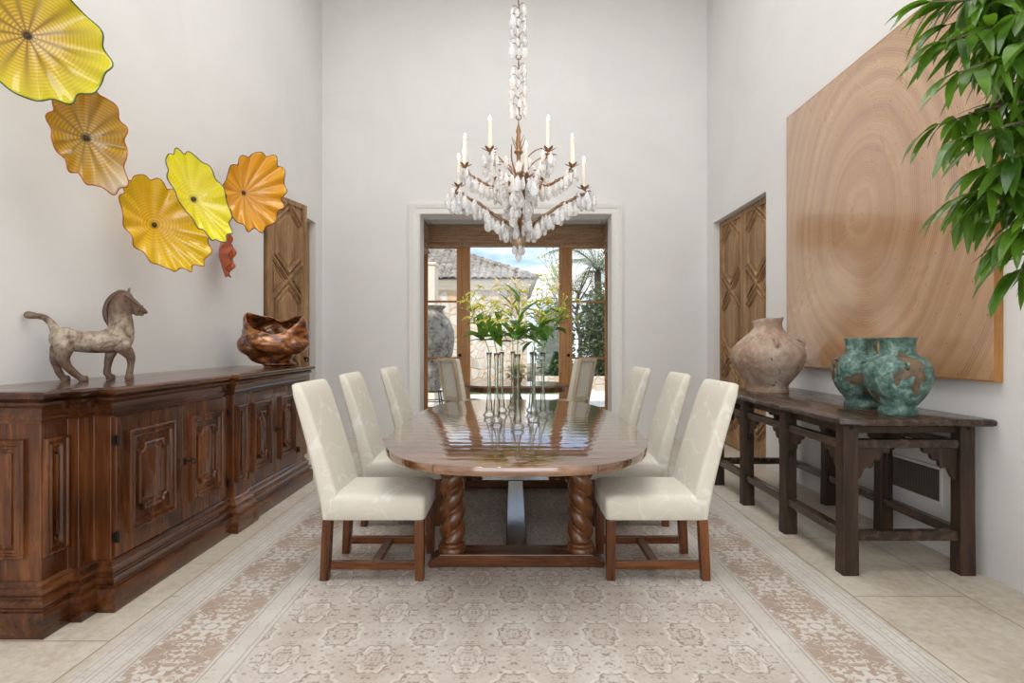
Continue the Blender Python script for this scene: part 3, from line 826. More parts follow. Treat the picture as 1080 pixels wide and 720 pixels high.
# fixed narrow panels
F = Frame((-2.03, 0, 0), (0, 1, 0), (0, 0, 1), (1, 0, 0)); bm = bmesh.new(); sb_panel(bm, F, .15, .56, 4.225, .625, False); finish(bm, 'pilaster_panel', M_walnut, sb, ang=30)
F = Frame((-2.22, 0, 0), (0, 1, 0), (0, 0, 1), (1, 0, 0)); bm = bmesh.new(); sb_panel(bm, F, .145, .56, 2.75, .63, False); finish(bm, 'pilaster_panel', M_walnut, sb, ang=30)
F = Frame((0, 2.67, 0), (1, 0, 0), (0, 0, 1), (0, -1, 0)); bm = bmesh.new(); sb_panel(bm, F, .36, .56, -2.47, .63, False); finish(bm, 'end_panel', M_walnut, sb, ang=30)
F = Frame((-2.03+.062, 0, 0), (0, 1, 0), (0, 0, 1), (1, 0, 0)); bm = bmesh.new()
for k in range(8):
    t = 2*PI*k/8; ellipsoid(bm, F(4.33+.018*math.cos(t), .058+.018*math.sin(t), .001), (.006, .011, .011), u=8, v=6)
ellipsoid(bm, F(4.33, .058, .002), (.009, .01, .01), u=8, v=6)
finish(bm, 'carved_rosette', M_walnut, sb)

# ------------------------------------------------------------------ horse statue
def mat_horse():
    m, nt, b = new_mat('weathered_horse_bronze')
    v = nt.coord(); n = nt.noise(v, 9, 6, .7, .5); n2 = nt.noise(v, 40, 4, .6)
    sep = nt.node('ShaderNodeSeparateXYZ', {'Vector': v})
    body = nt.m('MULTIPLY', nt.rng(sep.outputs[2], .12, .2, 0, 1), nt.rng(sep.outputs[2], .34, .40, 1, 0))
    pale = nt.m('MULTIPLY', nt.rng(n, .38, .56), nt.m('ADD', nt.m('MULTIPLY', body, .75), .2))
    col = nt.mix(pale, (.12, .062, .036), (.46, .38, .29))
    col = nt.mix(nt.rng(n2, .5, .66, 0, .6), col, (.09, .055, .035))
    pset(nt, b, color=col, rough=.55, spec=.4, metal=.15, normal=nt.bump(nt.m('ADD', n, n2), .6, .01))
    return m
hs = thing('horse_statue', 'weathered bronze horse statue standing on the near part of the sideboard', 'statue', (-2.478, 3.40, ZT+.001), R(41))
bm = bmesh.new()
def chain(pts):     # (s, lat, z, r) -> smooth tapered tube plus round ends
    P = smooth_path([(p[0], p[1], p[2]) for p in pts], 5); rr = interp([p[3] for p in pts], 5)
    tube(bm, P, rr, 14)
    ellipsoid(bm, P[0], (rr[0],)*3); ellipsoid(bm, P[-1], (rr[-1],)*3)
chain([(-.175, 0, .25, .062), (-.09, 0, .232, .063), (.01, 0, .230, .068), (.085, 0, .25, .078)])
ellipsoid(bm, (.108, 0, .262), (.068, .062, .085)); ellipsoid(bm, (-.17, 0, .25), (.066, .062, .068))
chain([(.108, 0, .29, .070), (.106, 0, .36, .064), (.098, 0, .43, .058), (.108, 0, .485, .045), (.135, 0, .50, .036)])
chain([(.130, 0, .490, .038), (.165, 0, .468, .031), (.200, 0, .437, .024), (.220, 0, .424, .020)])
chain([(.140, 0, .455, .036), (.168, 0, .430, .024), (.190, 0, .408, .017)])
chain([(.215, 0, .424, .017), (.236, 0, .415, .012)]); chain([(.195, 0, .408, .014), (.216, 0, .400, .010)])
chain([(.142, -.018, .52, .011), (.150, -.02, .562, .004)]); chain([(.142, .018, .52, .011), (.150, .02, .562, .004)])
chain([(-.20, 0, .285, .028), (-.222, 0, .333, .020), (-.250, 0, .366, .018), (-.285, 0, .376, .017), (-.322, 0, .380, .022)])
for s_ in (-.02, .0, .02): pass
chain([(.072, .035, .20, .040), (.054, .036, .140, .026), (.044, .036, .08, .019), (.042, .036, .042, .021), (.055, .036, .018, .017)])
chain([(.112, -.035, .20, .045), (.150, -.036, .142, .027), (.153, -.036, .09, .018), (.147, -.036, .045, .019), (.143, -.036, .020, .018)])
chain([(-.165, -.036, .20, .050), (-.172, -.036, .135, .034), (-.150, -.036, .085, .023), (-.112, -.036, .040, .020), (-.085, -.036, .018, .017)])
chain([(-.185, .036, .19, .045), (-.205, .036, .135, .026), (-.198, .036, .09, .019), (-.182, .036, .045, .020), (-.165, .036, .018, .017)])
for x, y in ((.060, .036), (.146, -.036), (-.077, -.036), (-.157, .036)):
    lathe(bm, [(.024, 0), (.026, .006), (.022, .026), (.016, .034)], 14, (x, y, 0), True, True)
ellipsoid(bm, (-.198, .036, .152), (.016, .012, .01))
horse = finish(bm, 'horse_body', mat_horse(), hs, ang=180, recalc=True)
rm = horse.modifiers.new('remesh', 'REMESH'); rm.mode = 'VOXEL'; rm.voxel_size = .0045; rm.use_smooth_shade = True
sm = horse.modifiers.new('smooth', 'SMOOTH'); sm.iterations = 4; sm.factor = .5
bm = bmesh.new()
tube(bm, smooth_path([(.075, 0, .30), (.035, 0, .37), (.030, 0, .43), (.052, 0, .49), (.098, 0, .533), (.135, 0, .535)], 5), interp([.016, .015, .014, .014, .013, .010], 5), 8)
finish(bm, 'mane', plain('dark_horse_bronze', (.10, .06, .04), .5, .2), hs, ang=180)
bm = bmesh.new()
tube(bm, [(.150, -.037, .490), (.156, 0, .515), (.150, .037, .490)], .004, 6)
for s_ in (-1, 1):
    tube(bm, smooth_path([(.120, s_*.040, .515), (.150, s_*.036, .490), (.190, s_*.027, .455), (.212, s_*.019, .435), (.225, s_*.010, .431)], 4), .004, 6)
    tube(bm, smooth_path([(.150, s_*.036, .490), (.155, s_*.034, .455), (.168, s_*.02, .425)], 4), .0035, 6)
torus(bm, (.205, 0, .434), .026, .004, (.75, 0, -.5), n=20, m=6)
finish(bm, 'bridle', plain('bridle_bronze', (.12, .075, .05), .5, .3), hs, ang=180)

# ------------------------------------------------------------------ copper-coloured carved wood bowl
def mat_burl():
    m, nt, b = new_mat('polished_burl')
    v = nt.coord(scale=(1, 1, 1.8)); n = nt.noise(v, 5, 6, .6, 1.5); n2 = nt.noise(v, 22, 4)
    col = nt.ramp(n, [(.36, (.03, .008, .003)), (.47, (.17, .048, .012)), (.57, (.36, .13, .035)), (.68, (.60, .33, .12))])
    col = nt.mix(nt.rng(n2, .5, .7, 0, .5), col, (.09, .03, .012))
    pset(nt, b, color=col, rough=.22, coat=.5, coatr=.08, metal=.25, normal=nt.bump(n, .2, .01))
    return m
bw = thing('burl_bowl', 'glossy coppery brown free form bowl at the far end of the sideboard', 'sculpture', (-2.30, 5.43, ZT+.001), R(28))
bm = bmesh.new(); rings = []; nu, nv = 110, 44
for j in range(nv+1):
    s = j/nv; ph = s*R(136)
    ring = []
    for i in range(nu):
        t = 2*PI*i/nu
        d = Vector((math.cos(t)*math.sin(ph), math.sin(t)*math.sin(ph), -math.cos(ph)))
        nz = noise.noise(d*1.5+Vector((3.1, .4, 1.2)))*.16+noise.noise(d*3.2+Vector((7, 2, 5)))*.07
        sw = math.sin(2*t+5.5*ph+.6)
        fold = .075*(abs(sw)**.6*(1 if sw > 0 else -1))*min(1, ph*1.1)+.03*math.sin(5*t-3*ph)*math.sin(ph)
        rim = 1+(.09*math.sin(3*t+.6)+.04*math.sin(7*t+1))*s**4
        rr = (1+nz+fold)*rim
        p = Vector((d.x*.31, d.y*.245, d.z*.235+.02*math.sin(2*t+1)*s**2))*rr
        ring.append(p)
    rings.append(ring)
Mt = Matrix.Rotation(R(-24), 3, 'Z') @ Matrix.Rotation(R(30), 3, 'X') @ Matrix.Rotation(R(6), 3, 'Y')
rings = [[Mt @ p for p in r_] for r_ in rings]
zmin = min(p.z for r_ in rings for p in r_)
rings = [[Vector((p.x, p.y, (lambda q: q if q > .06 else .012+q*.8)(p.z-zmin))) for p in r_] for r_ in rings]
loft(bm, rings, cap0=True, cap1=False)
o = finish(bm, 'bowl_shell', mat_burl(), bw, ang=180)
s_ = o.modifiers.new('solid', 'SOLIDIFY'); s_.thickness = .016; s_.offset = -1
o.modifiers.new('sub', 'SUBSURF').render_levels = 1
bm = bmesh.new(); zlow = min((p for r_ in rings for p in r_), key=lambda p: p.z)
ellipsoid(bm, (zlow.x-.07, zlow.y-.03, .026), (.115, .075, .026), u=20, v=12); ellipsoid(bm, (zlow.x+.05, zlow.y+.02, .022), (.08, .07, .022), u=20, v=12)
finish(bm, 'bowl_foot', o.data.materials[0], bw, ang=70)

# ------------------------------------------------------------------ glass wall platters
def platter(label, c, nrm, a, b_, roll, ruff, depth, mat, rimcol, seed, oc=(0, 0), wavy=.06, lobe=None):
    t = thing('glass_platter', label, 'glass wall platter', (0, 0, 0), 0, 'blown glass platters on the left wall')
    N = Vector(nrm).normalized(); U = Vector((0, 0, 1)).cross(N).normalized(); W = N.cross(U)
    Mx = Matrix((U, W, N)).transposed().to_4x4(); Mx.translation = c
    t.matrix_world = Mx; t.location = c; t.rotation_mode = 'QUATERNION'; t.rotation_quaternion = Mx.to_quaternion()
    rn = random.Random(seed); ph = [rn.uniform(0, 6.28) for _ in range(6)]
    nu, nv = 180, 26
    def pt(s, th):
        # outline in plane, hub off-centre
        k = 1+s**2*(wavy*math.sin(ruff*th+ph[0])+.035*math.sin(3*th+ph[1])+.03*math.sin(2*th+ph[2])+.5*wavy*math.sin((ruff+5)*th+ph[4]))
        if lobe: dl = (th+roll-lobe[0]+PI) % (2*PI)-PI; k += lobe[1]*s**3*math.exp(-(dl/lobe[2])**2)
        x0, y0 = a*math.cos(th)*k, b_*math.sin(th)*k
        cr, sr = math.cos(roll), math.sin(roll)
        x, y = x0*cr-y0*sr, x0*sr+y0*cr
        x, y = x*s+oc[0]*s**1.2, y*s+oc[1]*s**1.2
        z = depth*(s**1.8)+s**3*(.10*min(a, b_)*math.sin(ruff*th+ph[0]+1.2))+.25*depth*s**2*math.sin(2*th+ph[3])
        return Vector((x, y, z))
    bm = bmesh.new(); rings = [[pt(.04+.96*j/nv, 2*PI*i/nu) for i in range(nu)] for j in range(nv+1)]
    loft(bm, rings, cap0=True, cap1=False)
    o = finish(bm, 'glass_dish', mat, t, ang=180)
    sd = o.modifiers.new('solid', 'SOLIDIFY'); sd.thickness = .006; sd.offset = 0
    bm = bmesh.new(); P = rings[-1]
    P2 = P+[P[0]]
    tube(bm, P2, .0042, 6, cap=False)
    finish(bm, 'lip', plain('lip_'+str(seed), rimcol, .15), t, ang=180)
    bm = bmesh.new(); ellipsoid(bm, (0, 0, .005), (.012, .008, .008)); torus(bm, (0, 0, .004), .014, .0035)
    finish(bm, 'hub', plain('hub_'+str(seed), (.06, .035, .015), .2), t, ang=180)
    # rod to the wall
    iv = Mx.inverted(); kf = (XL+.004)/c[0]; wp = Vector((XL+.004, c[1]*kf, 1.36+(c[2]-1.36)*kf))
    bm = bmesh.new(); q = iv @ wp
    tube(bm, [q, q*.25, Vector((0, 0, -.006))], .007, 8)
    finish(bm, 'mounting_rod', M_steel, t, ang=60)
    return t
PM1 = mat_platter('glass_lime_amber', (.62, .25, .015), (.78, .68, .02), (.11, .030, .008), 62, 13, 1.0, None, .12)
PM2 = mat_platter('glass_olive_amber', (.42, .26, .02), (.74, .42, .018), (.14, .065, .012), 58, 12, .85, (.75, -.66, .15, .30), .16)
PM3 = mat_platter('glass_golden', (.92, .40, .01), (.97, .68, .01), (.72, .30, .01), 50, 9, .35, None, .03)
PM4 = mat_platter('glass_lemon', (.90, .72, .02), (.98, .90, .015), (.60, .45, .02), 50, 9, .35, None, .03)
PM5 = mat_platter('glass_orange', (.90, .36, .01), (.95, .46, .01), (.42, .11, .01), 62, 14, .8, None, .03)
PM6 = mat_platter('glass_red_orange', (.55, .07, .01), (.62, .12, .01), (.25, .03, .01), 50, 9, .6, None, .04)
platter('huge lime yellow glass platter with dark rays, highest and nearest on left wall', (-2.42, 2.83, 2.89), (.62, -.72, -.28), .335, .262, R(-38), 11, .10, PM1, (.05, .12, .03), 1, (.01, .0), .035)
platter('amber brown ruffled glass platter second from the top on the left wall', (-2.46, 3.27, 2.54), (.66, -.70, -.20), .172, .262, R(14), 12, .07, PM2, (.45, .13, .02), 2, (.012, .005), .05, (R(-50), .28, .38))
platter('big golden yellow glass platter lowest over the sideboard', (-2.53, 4.00, 2.192), (.76, -.62, -.12), .228, .355, R(38), 14, .09, PM3, (.45, .14, .03), 3, (.045, .0), .04)
platter('narrow tilted lemon yellow glass platter with dark rim, between two orange ones', (-2.225, 3.95, 2.36), (.62, -.76, -.12), .142, .325, R(28), 12, .07, PM4, (.12, .11, .09), 4, (.035, .022), .04)
platter('orange ruffled glass platter with dark rim, farthest right over the pine door', (-2.50, 5.26, 2.75), (.60, -.78, -.15), .265, .345, R(-8), 13, .08, PM5, (.10, .035, .02), 5, (.09, .02), .05)
platter('small red orange glass platter seen edge on below the lemon yellow one', (-2.635, 5.08, 2.165), (.93, .36, 0), .16, .20, R(0), 9, .09, PM6, (.20, .06, .02), 6, (0, 0), .05)

# ------------------------------------------------------------------ console table
ct = thing('console_table', 'long rustic dark wood console table along the right wall', 'console table', (0, 0, 0))
CX0, CX1, CY0, CY1, CZ = 1.885, 2.755, 3.24, 5.60, .925
bm = bmesh.new()
ed = []
def jit(x, y, k): return noise.noise(Vector((x*3, y*3, k)))*.010
N_ = 40
for i in range(N_+1): y = CY0+.05+(CY1-CY0-.05)*i/N_; ed.append((CX0+jit(1, y*2, 1), y))
for i in range(1, 12): x = CX0+(CX1-CX0)*i/12; ed.append((x, CY1+jit(x, 1, 2)))
for i in range(N_+1): y = CY1-(CY1-CY0)*i/N_; ed.append((CX1, y))
for i in range(1, 12): x = CX1-(CX1-CX0-.05)*i/12; ed.append((x, CY0+jit(x*2, 3, 3)))
def er(ins, z):
    cx, cy = (CX0+CX1)/2, (CY0+CY1)/2
    return [Vector((x+(ins if x < cx else -ins), y+(ins if y < cy else -ins), z)) for x, y in ed]
loft(bm, [er(.012, CZ-.042), er(.002, CZ-.034), er(0, CZ-.016), er(.004, CZ-.006), er(.014, CZ)])
finish(bm, 'tabletop', M_console_y, ct, ang=40)
LX = [(1.925, 2.017), (2.612, 2.70)]; LY = [(3.325, 3.408), (4.05, 4.133), (4.77, 4.85), (5.45, 5.53)]
for (x0, x1) in LX:
    for (y0, y1) in LY:
        bm = bmesh.new(); j = rnd.uniform(-.004, .004)
        loft(bm, [[(x0-.003, y0-.003, 0), (x1+.003, y0-.003, 0), (x1+.003, y1+.003, 0), (x0-.003, y1+.003, 0)], [(x0, y0+j, .35), (x1, y0+j, .35), (x1, y1+j, .35), (x0, y1+j, .35)],
                  [(x0, y0, CZ-.042), (x1, y0, CZ-.042), (x1, y1, CZ-.042), (x0, y1, CZ-.042)]])
        lg = finish(bm, 'leg', M_console, ct, smooth=False, bevel=.007)
        if y0 < 3.5:
            bm = bmesh.new(); ellipsoid(bm, ((x0+x1)/2, y0, .865), (.012, .006, .012)); finish(bm, 'peg', M_iron, lg)
bm = bmesh.new()
for x0, x1 in LX:
    xm = (x0+x1)/2
    for (a0, a1), (b0, b1) in zip(LY[:-1], LY[1:]):
        box(bm, xm-.026, xm+.026, a1, b0, .735, .785)
for y0, y1 in (LY[0], LY[-1]): box(bm, LX[0][1], LX[1][0], (y0+y1)/2-.03, (y0+y1)/2+.03, .745, .795)
finish(bm, 'upper_rail', M_console_y, ct, smooth=False, bevel=.004)
bm = bmesh.new()
for x0, x1 in LX:
    xm = (x0+x1)/2
    for (a0, a1), (b0, b1) in zip(LY[:-1], LY[1:]):
        box(bm, xm-.028, xm+.028, a1, b0, .205, .262)
for y0, y1 in (LY[0], LY[-1]): box(bm, LX[0][1], LX[1][0], (y0+y1)/2-.028, (y0+y1)/2+.028, .20, .257)
finish(bm, 'lower_stretcher', M_console_y, ct, smooth=False, bevel=.005)
bm = bmesh.new()
for x0, x1 in LX: box(bm, x0+.05, x1-.03, LY[0][1]-.02, LY[-1][0]+.02, .825, CZ-.043)
for y0, y1 in LY: box(bm, LX[0][1]-.02, LX[1][0]+.02, y0+.04, y1-.03, .83, CZ-.043)
finish(bm, 'apron', M_console, ct, smooth=False, bevel=.003)
def bracket(F, w=.20, h=.20, th=.028):
    """scalloped corner bracket: u from leg outward, v down from rail"""
    pts = [(0, 0), (w, 0), (w, -.022), (w-.018, -.036), (w-.035, -.026), (w-.045, -.040), (w-.052, -.066), (w-.072, -.078), (w-.086, -.066), (w-.094, -.082), (w-.098, -.108),
           (w-.116, -.124), (w-.132, -.116), (w-.150, -.128), (w-.160, -.150), (w-.172, -.175), (0, -h)]
    bm = bmesh.new(); loft(bm, [[F(u, v_, n_) for u, v_ in pts] for n_ in (-th/2, th/2)])
    finish(bm, 'corner_bracket', M_console, ct, smooth=False, bevel=.003)
for y0, y1 in (LY[0], LY[-1]):
    ym = (y0+y1)/2
    bracket(Frame((LX[0][1], ym, .745), (1, 0, 0), (0, 0, 1), (0, 1, 0))); bracket(Frame((LX[1][0], ym, .745), (-1, 0, 0), (0, 0, 1), (0, 1, 0)))
for x0, x1 in LX:
    xm = (x0+x1)/2
    for (a0, a1), (b0, b1) in zip(LY[:-1], LY[1:]):
        bracket(Frame((xm, a1, .735), (0, 1, 0), (0, 0, 1), (1, 0, 0)), .17, .19); bracket(Frame((xm, b0, .735), (0, -1, 0), (0, 0, 1), (1, 0, 0)), .17, .19)

# ------------------------------------------------------------------ jars
def mat_verdigris(name, seed):
    m, nt, b = new_mat(name)
    v = nt.coord(loc=(seed, seed*2, 0)); n = nt.noise(v, 5.5, 6, .65, .4); n2 = nt.noise(v, 20, 6, .7, .3); n3 = nt.noise(v, 5.5, 2, .5, .9)
    col = nt.ramp(n2, [(.33, (.02, .055, .045)), (.5, (.085, .17, .145)), (.66, (.27, .38, .33))])
    br = nt.ramp(n, [(.4, (.04, .028, .018)), (.55, (.095, .07, .04)), (.66, (.20, .13, .075))])
    col = nt.mix(nt.rng(n3, .585, .60), col, br)
    col = nt.mix(nt.rng(nt.voro(v, 13), .10, .16, .55, 0), col, (.03, .05, .04))
    pset(nt, b, color=col, rough=nt.rng(n2, .3, .7, .35, .6), spec=.45, normal=nt.bump(nt.m('ADD', n2, nt.rng(n3, .55, .59, .5, 0)), .45, .01))
    return m
def green_jar(label, loc, rz, seed):
    t = thing('bronze_jar', label, 'jar', loc, rz, 'green patinated jars on the console')
    M_ = mat_verdigris('verdigris_'+str(seed), seed)
    bm = bmesh.new()
    pr = [(.0, .006), (.096, .004), (.102, 0), (.105, .006), (.104, .024), (.097, .044), (.096, .054), (.106, .066), (.130, .096), (.156, .138), (.175, .185), (.184, .232), (.185, .265), (.178, .298),
          (.155, .332), (.126, .354), (.108, .362), (.099, .374), (.094, .395), (.094, .425), (.099, .452), (.105, .466), (.103, .471), (.094, .468), (.088, .45), (.084, .39), (.09, .36), (.13, .33), (.0, .10)]
    lathe(bm, pr, 48, fn=lambda t_, z: 1+.012*noise.noise(Vector((math.cos(t_)*2, math.sin(t_)*2, z*6+seed))))
    finish(bm, 'jar_body', M_, t, ang=50)
    for k in range(3):
        a = R(-8+k*120); c = (.180*math.cos(a), .180*math.sin(a), .303)
        bm = bmesh.new(); torus(bm, c, .020, .0075, (-math.sin(a), math.cos(a), 0), n=16, m=8)
        finish(bm, 'lug_handle', M_, t, ang=180)
    for z, r in ((.3645, .106), ):
        bm = bmesh.new(); torus(bm, (0, 0, z), r-.004, .005, n=48, m=8); finish(bm, 'neck_band', M_, t, ang=180)
    return t
green_jar('green patinated bronze jar on the console, the nearer one with brown patches', (2.36, 3.50, CZ), R(20), 3.3)
green_jar('green patinated bronze jar on the console, partly behind its twin', (2.395, 3.925, CZ), R(70), 8.1)
def mat_terracotta():
    m, nt, b = new_mat('weathered_terracotta')
    v = nt.coord(); n = nt.noise(v, 4.5, 6, .65, .6); n2 = nt.noise(v, 24, 5, .7); n3 = nt.noise(v, 6, 3, .6, .8)
    col = nt.ramp(n, [(.33, (.30, .175, .12)), (.5, (.42, .30, .225)), (.66, (.56, .47, .385))])
    col = nt.mix(nt.rng(n2, .5, .68, 0, .45), col, (.62, .56, .48))
    col = nt.mix(nt.rng(n3, .66, .70, 0, .85), col, (.06, .06, .065))
    pset(nt, b, color=col, rough=.85, spec=.2, normal=nt.bump(nt.m('ADD', n2, n), .6, .012))
    return m
MT = mat_terracotta()
tj = thing('terracotta_jar', 'large pale terracotta jar with small ear handles on the far console end', 'jar', (2.31, 5.18, CZ), R(200))
bm = bmesh.new()
pr = [(0, .004), (.165, .003), (.175, 0), (.178, .012), (.168, .035), (.178, .07), (.225, .13), (.275, .20), (.308, .27), (.317, .33), (.300, .39), (.252, .45), (.200, .495), (.158, .53), (.134, .555), (.124, .575),
      (.120, .600), (.124, .625), (.132, .645), (.128, .655), (.114, .650), (.105, .60), (.12, .55), (.2, .46), (0, .15)]
def tfn(t_, z):
    d = 1+.03*noise.noise(Vector((math.cos(t_)*1.6, math.sin(t_)*1.6, z*4)))+.012*noise.noise(Vector((math.cos(t_)*6, math.sin(t_)*6, z*18)))
    return d
lathe(bm, pr, 56, fn=tfn)
for v_ in bm.verts:        # chipped, sloping mouth
    if v_.co.z > .55: v_.co.z += (v_.co.z-.55)*(.14*math.cos(math.atan2(v_.co.y, v_.co.x)-2.2)+.05*math.sin(3*math.atan2(v_.co.y, v_.co.x)))
finish(bm, 'jar_body', MT, tj, ang=50)
for a in (R(152), R(60), R(272)):
    c = Vector((.262*math.cos(a), .262*math.sin(a), 0))
    bm = bmesh.new(); P = []
    for k in range(9):
        s = PI*k/8; P.append(Vector((math.cos(a)*(.262+.048*math.sin(s)), math.sin(a)*(.262+.048*math.sin(s)), .435-.038*math.cos(s)+.0)))
    P = [p-Vector((math.cos(a), math.sin(a), 0))*(.018*(1-math.sin(PI*i/8))) for i, p in enumerate(P)]
    tube(bm, P, .017, 10); finish(bm, 'ear_handle', MT, tj, ang=180)

# ------------------------------------------------------------------ round-ring timber wall panel
def mat_rings():
    m, nt, b = new_mat('ringed_timber')
    v = nt.coord(); sep = nt.node('ShaderNodeSeparateXYZ', {'Vector': v})
    Y, Z = sep.outputs[1], sep.outputs[2]
    wob = nt.m('MULTIPLY', nt.m('SUBTRACT', nt.noise(v, 1.3, 2, .5), .5), .13)
    Yc = nt.m('MULTIPLY', Y, 1.0); Zc = nt.m('MULTIPLY', Z, .80)
    r0 = nt.m('SQRT', nt.m('ADD', nt.m('POWER', Yc, 2), nt.m('POWER', Zc, 2)))
    r = nt.m('ADD', r0, wob)
    lines = nt.m('ADD', .5, nt.m('MULTIPLY', nt.m('SINE', nt.m('MULTIPLY', r, 6.283/.0165)), .5))
    wide = nt.noise(None, 1, 2)
    nz = nt.node('ShaderNodeTexNoise', noise_dimensions='1D'); nz.inputs['Scale'].default_value = 9; nz.inputs['Detail'].default_value = 5
    nt.l.new(r, nz.inputs['W'])
    th = nt.m('ARCTAN2', Zc, Yc)
    n2 = nt.noise(nt.coord(scale=(1, 1, 1)), 1.4, 4, .6, .4)
    fine = nt.noise(nt.coord(scale=(1, .3, 3)), 30, 4)
    col = nt.ramp(nz.outputs['Fac'], [(.36, (.38, .185, .082)), (.5, (.475, .255, .118)), (.64, (.56, .335, .17))])
    col = nt.mix(nt.rng(n2, .35, .7, 0, .4), col, (.40, .21, .10))
    col = nt.mix(nt.rng(lines, .45, .95, 0, .28), col, (.68, .48, .32))
    col = nt.mix(nt.rng(fine, .5, .7, 0, .2), col, (.40, .24, .13))
    # nail heads: evenly spaced along some rings
    rs = nt.m('DIVIDE', r0, .17); ri = nt.m('ROUND', rs)
    dr = nt.m('MULTIPLY', nt.m('SUBTRACT', rs, ri), .17)
    cnt = nt.m('MULTIPLY', ri, 6)
    ta = nt.m('MULTIPLY', nt.m('DIVIDE', th, 6.2832), cnt)
    dt = nt.m('MULTIPLY', nt.m('SUBTRACT', ta, nt.m('ROUND', ta)), nt.m('DIVIDE', nt.m('MULTIPLY', r0, 6.2832), cnt))
    dd = nt.m('SQRT', nt.m('ADD', nt.m('POWER', dr, 2), nt.m('POWER', dt, 2)))
    col = nt.mix(nt.rng(dd, .0035, .006, .7, 0), col, (.05, .03, .02))
    pset(nt, b, color=col, rough=nt.rng(n2, .3, .7, .24, .36), spec=.6, coat=1.0, coatr=.11, normal=nt.bump(lines, .22, .003)); b.inputs['Coat IOR'].default_value = 1.9
    return m
wp = thing('timber_wall_panel', 'huge square timber panel with growth rings hung on the right wall', 'wall art', (XR-.03, 4.447, 2.373))
bm = bmesh.new(); box(bm, -.02, .028, -1.222, 1.222, -1.228, 1.228); finish(bm, 'panel_face', mat_rings(), wp, smooth=False, bevel=.003)
bm = bmesh.new()
for s_ in (-1, 1):
    y0, y1 = sorted((s_*1.222, s_*1.229)); box(bm, -.019, .028, y0, y1, -1.234, 1.234)
    box(bm, -.019, .028, -1.222, 1.222, *sorted((s_*1.228, s_*1.234)))
finish(bm, 'panel_edge', wood('panel_edge_wood', (.25, .10, .03), (.40, .18, .05), (.5, .25, .08), 'Z', 6), wp, smooth=False)

# ------------------------------------------------------------------ air grille
vg = thing('air_vent', 'white framed dark return air grille low on the right wall', 'vent', (XR-.006, 3.925, .435))
bm = bmesh.new()
w_, h_, f_ = .255, .125, .022
for y0, y1, z0, z1 in ((-w_, w_, h_-f_, h_), (-w_, w_, -h_, -h_+f_), (-w_, -w_+f_, -h_+f_, h_-f_), (w_-f_, w_, -h_+f_, h_-f_)): box(bm, -.004, .005, y0, y1, z0, z1)
finish(bm, 'frame', M_trim, vg, smooth=False, bevel=.002)
bm = bmesh.new(); box(bm, .002, .005, -w_+f_, w_-f_, -h_+f_, h_-f_); finish(bm, 'duct_opening', plain('duct_black', (.015, .015, .015), .9), vg, smooth=False)
bm = bmesh.new()
for k in range(15):
    z = -h_+f_+.007+k*.0142
    bar(bm, (-.002, -w_+f_, z), (-.002, w_-f_, z), .003, .0035)
for k in range(33):
    y = -w_+f_+.006+k*.0142
    bar(bm, (-.0015, y, -h_+f_), (-.0015, y, h_-f_), .003, .0035, up=(1, 0, 0))
finish(bm, 'grille_mesh', plain('grille_brown', (.20, .17, .13), .5, .3), vg, smooth=False)

# ------------------------------------------------------------------ leaf helper
def leaf(bm, base, d, L, w, droop=.3, tw=0, fold=.18, seg=6, shape=.42):
    d = Vector(d).normalized(); up = Vector((0, 0, 1))
    s = d.cross(up)
    if s.length < .05: s = Vector((1, 0, 0))
    s.normalize(); s = Matrix.Rotation(tw, 3, d) @ s; nn = s.cross(d).normalized()
    p = Vector(base); prev = None; cd = d.copy(); st = L/seg
    for i in range(seg+1):
        t = i/seg
        ww = w/2*(math.sin(PI*min(1, t**(.75 if shape < .5 else 1.0)))**.8 if 0 < t < 1 else (.04 if t == 0 else 0.0))
        nn = s.cross(cd).normalized()
        c = bm.verts.new(p-nn*fold*ww)
        if ww > 1e-5:
            l = bm.verts.new(p-s*ww); r = bm.verts.new(p+s*ww); cur = (l, c, r)
        else: cur = (c,)
        if prev:
            if len(prev) == 3 and len(cur) == 3:
                bm.faces.new((prev[0], prev[1], cur[1], cur[0])); bm.faces.new((prev[1], prev[2], cur[2], cur[1]))
            elif len(cur) == 1 and len(prev) == 3:
                bm.faces.new((prev[0], prev[1], cur[0])); bm.faces.new((prev[1], prev[2], cur[0]))
            elif len(prev) == 1 and len(cur) == 3:
                bm.faces.new((prev[0], cur[1], cur[0])); bm.faces.new((prev[0], cur[2], cur[1]))
        prev = cur
        p = p+cd*st
        cd = (cd+Vector((0, 0, -1))*droop/seg*1.6).normalized()
    return p

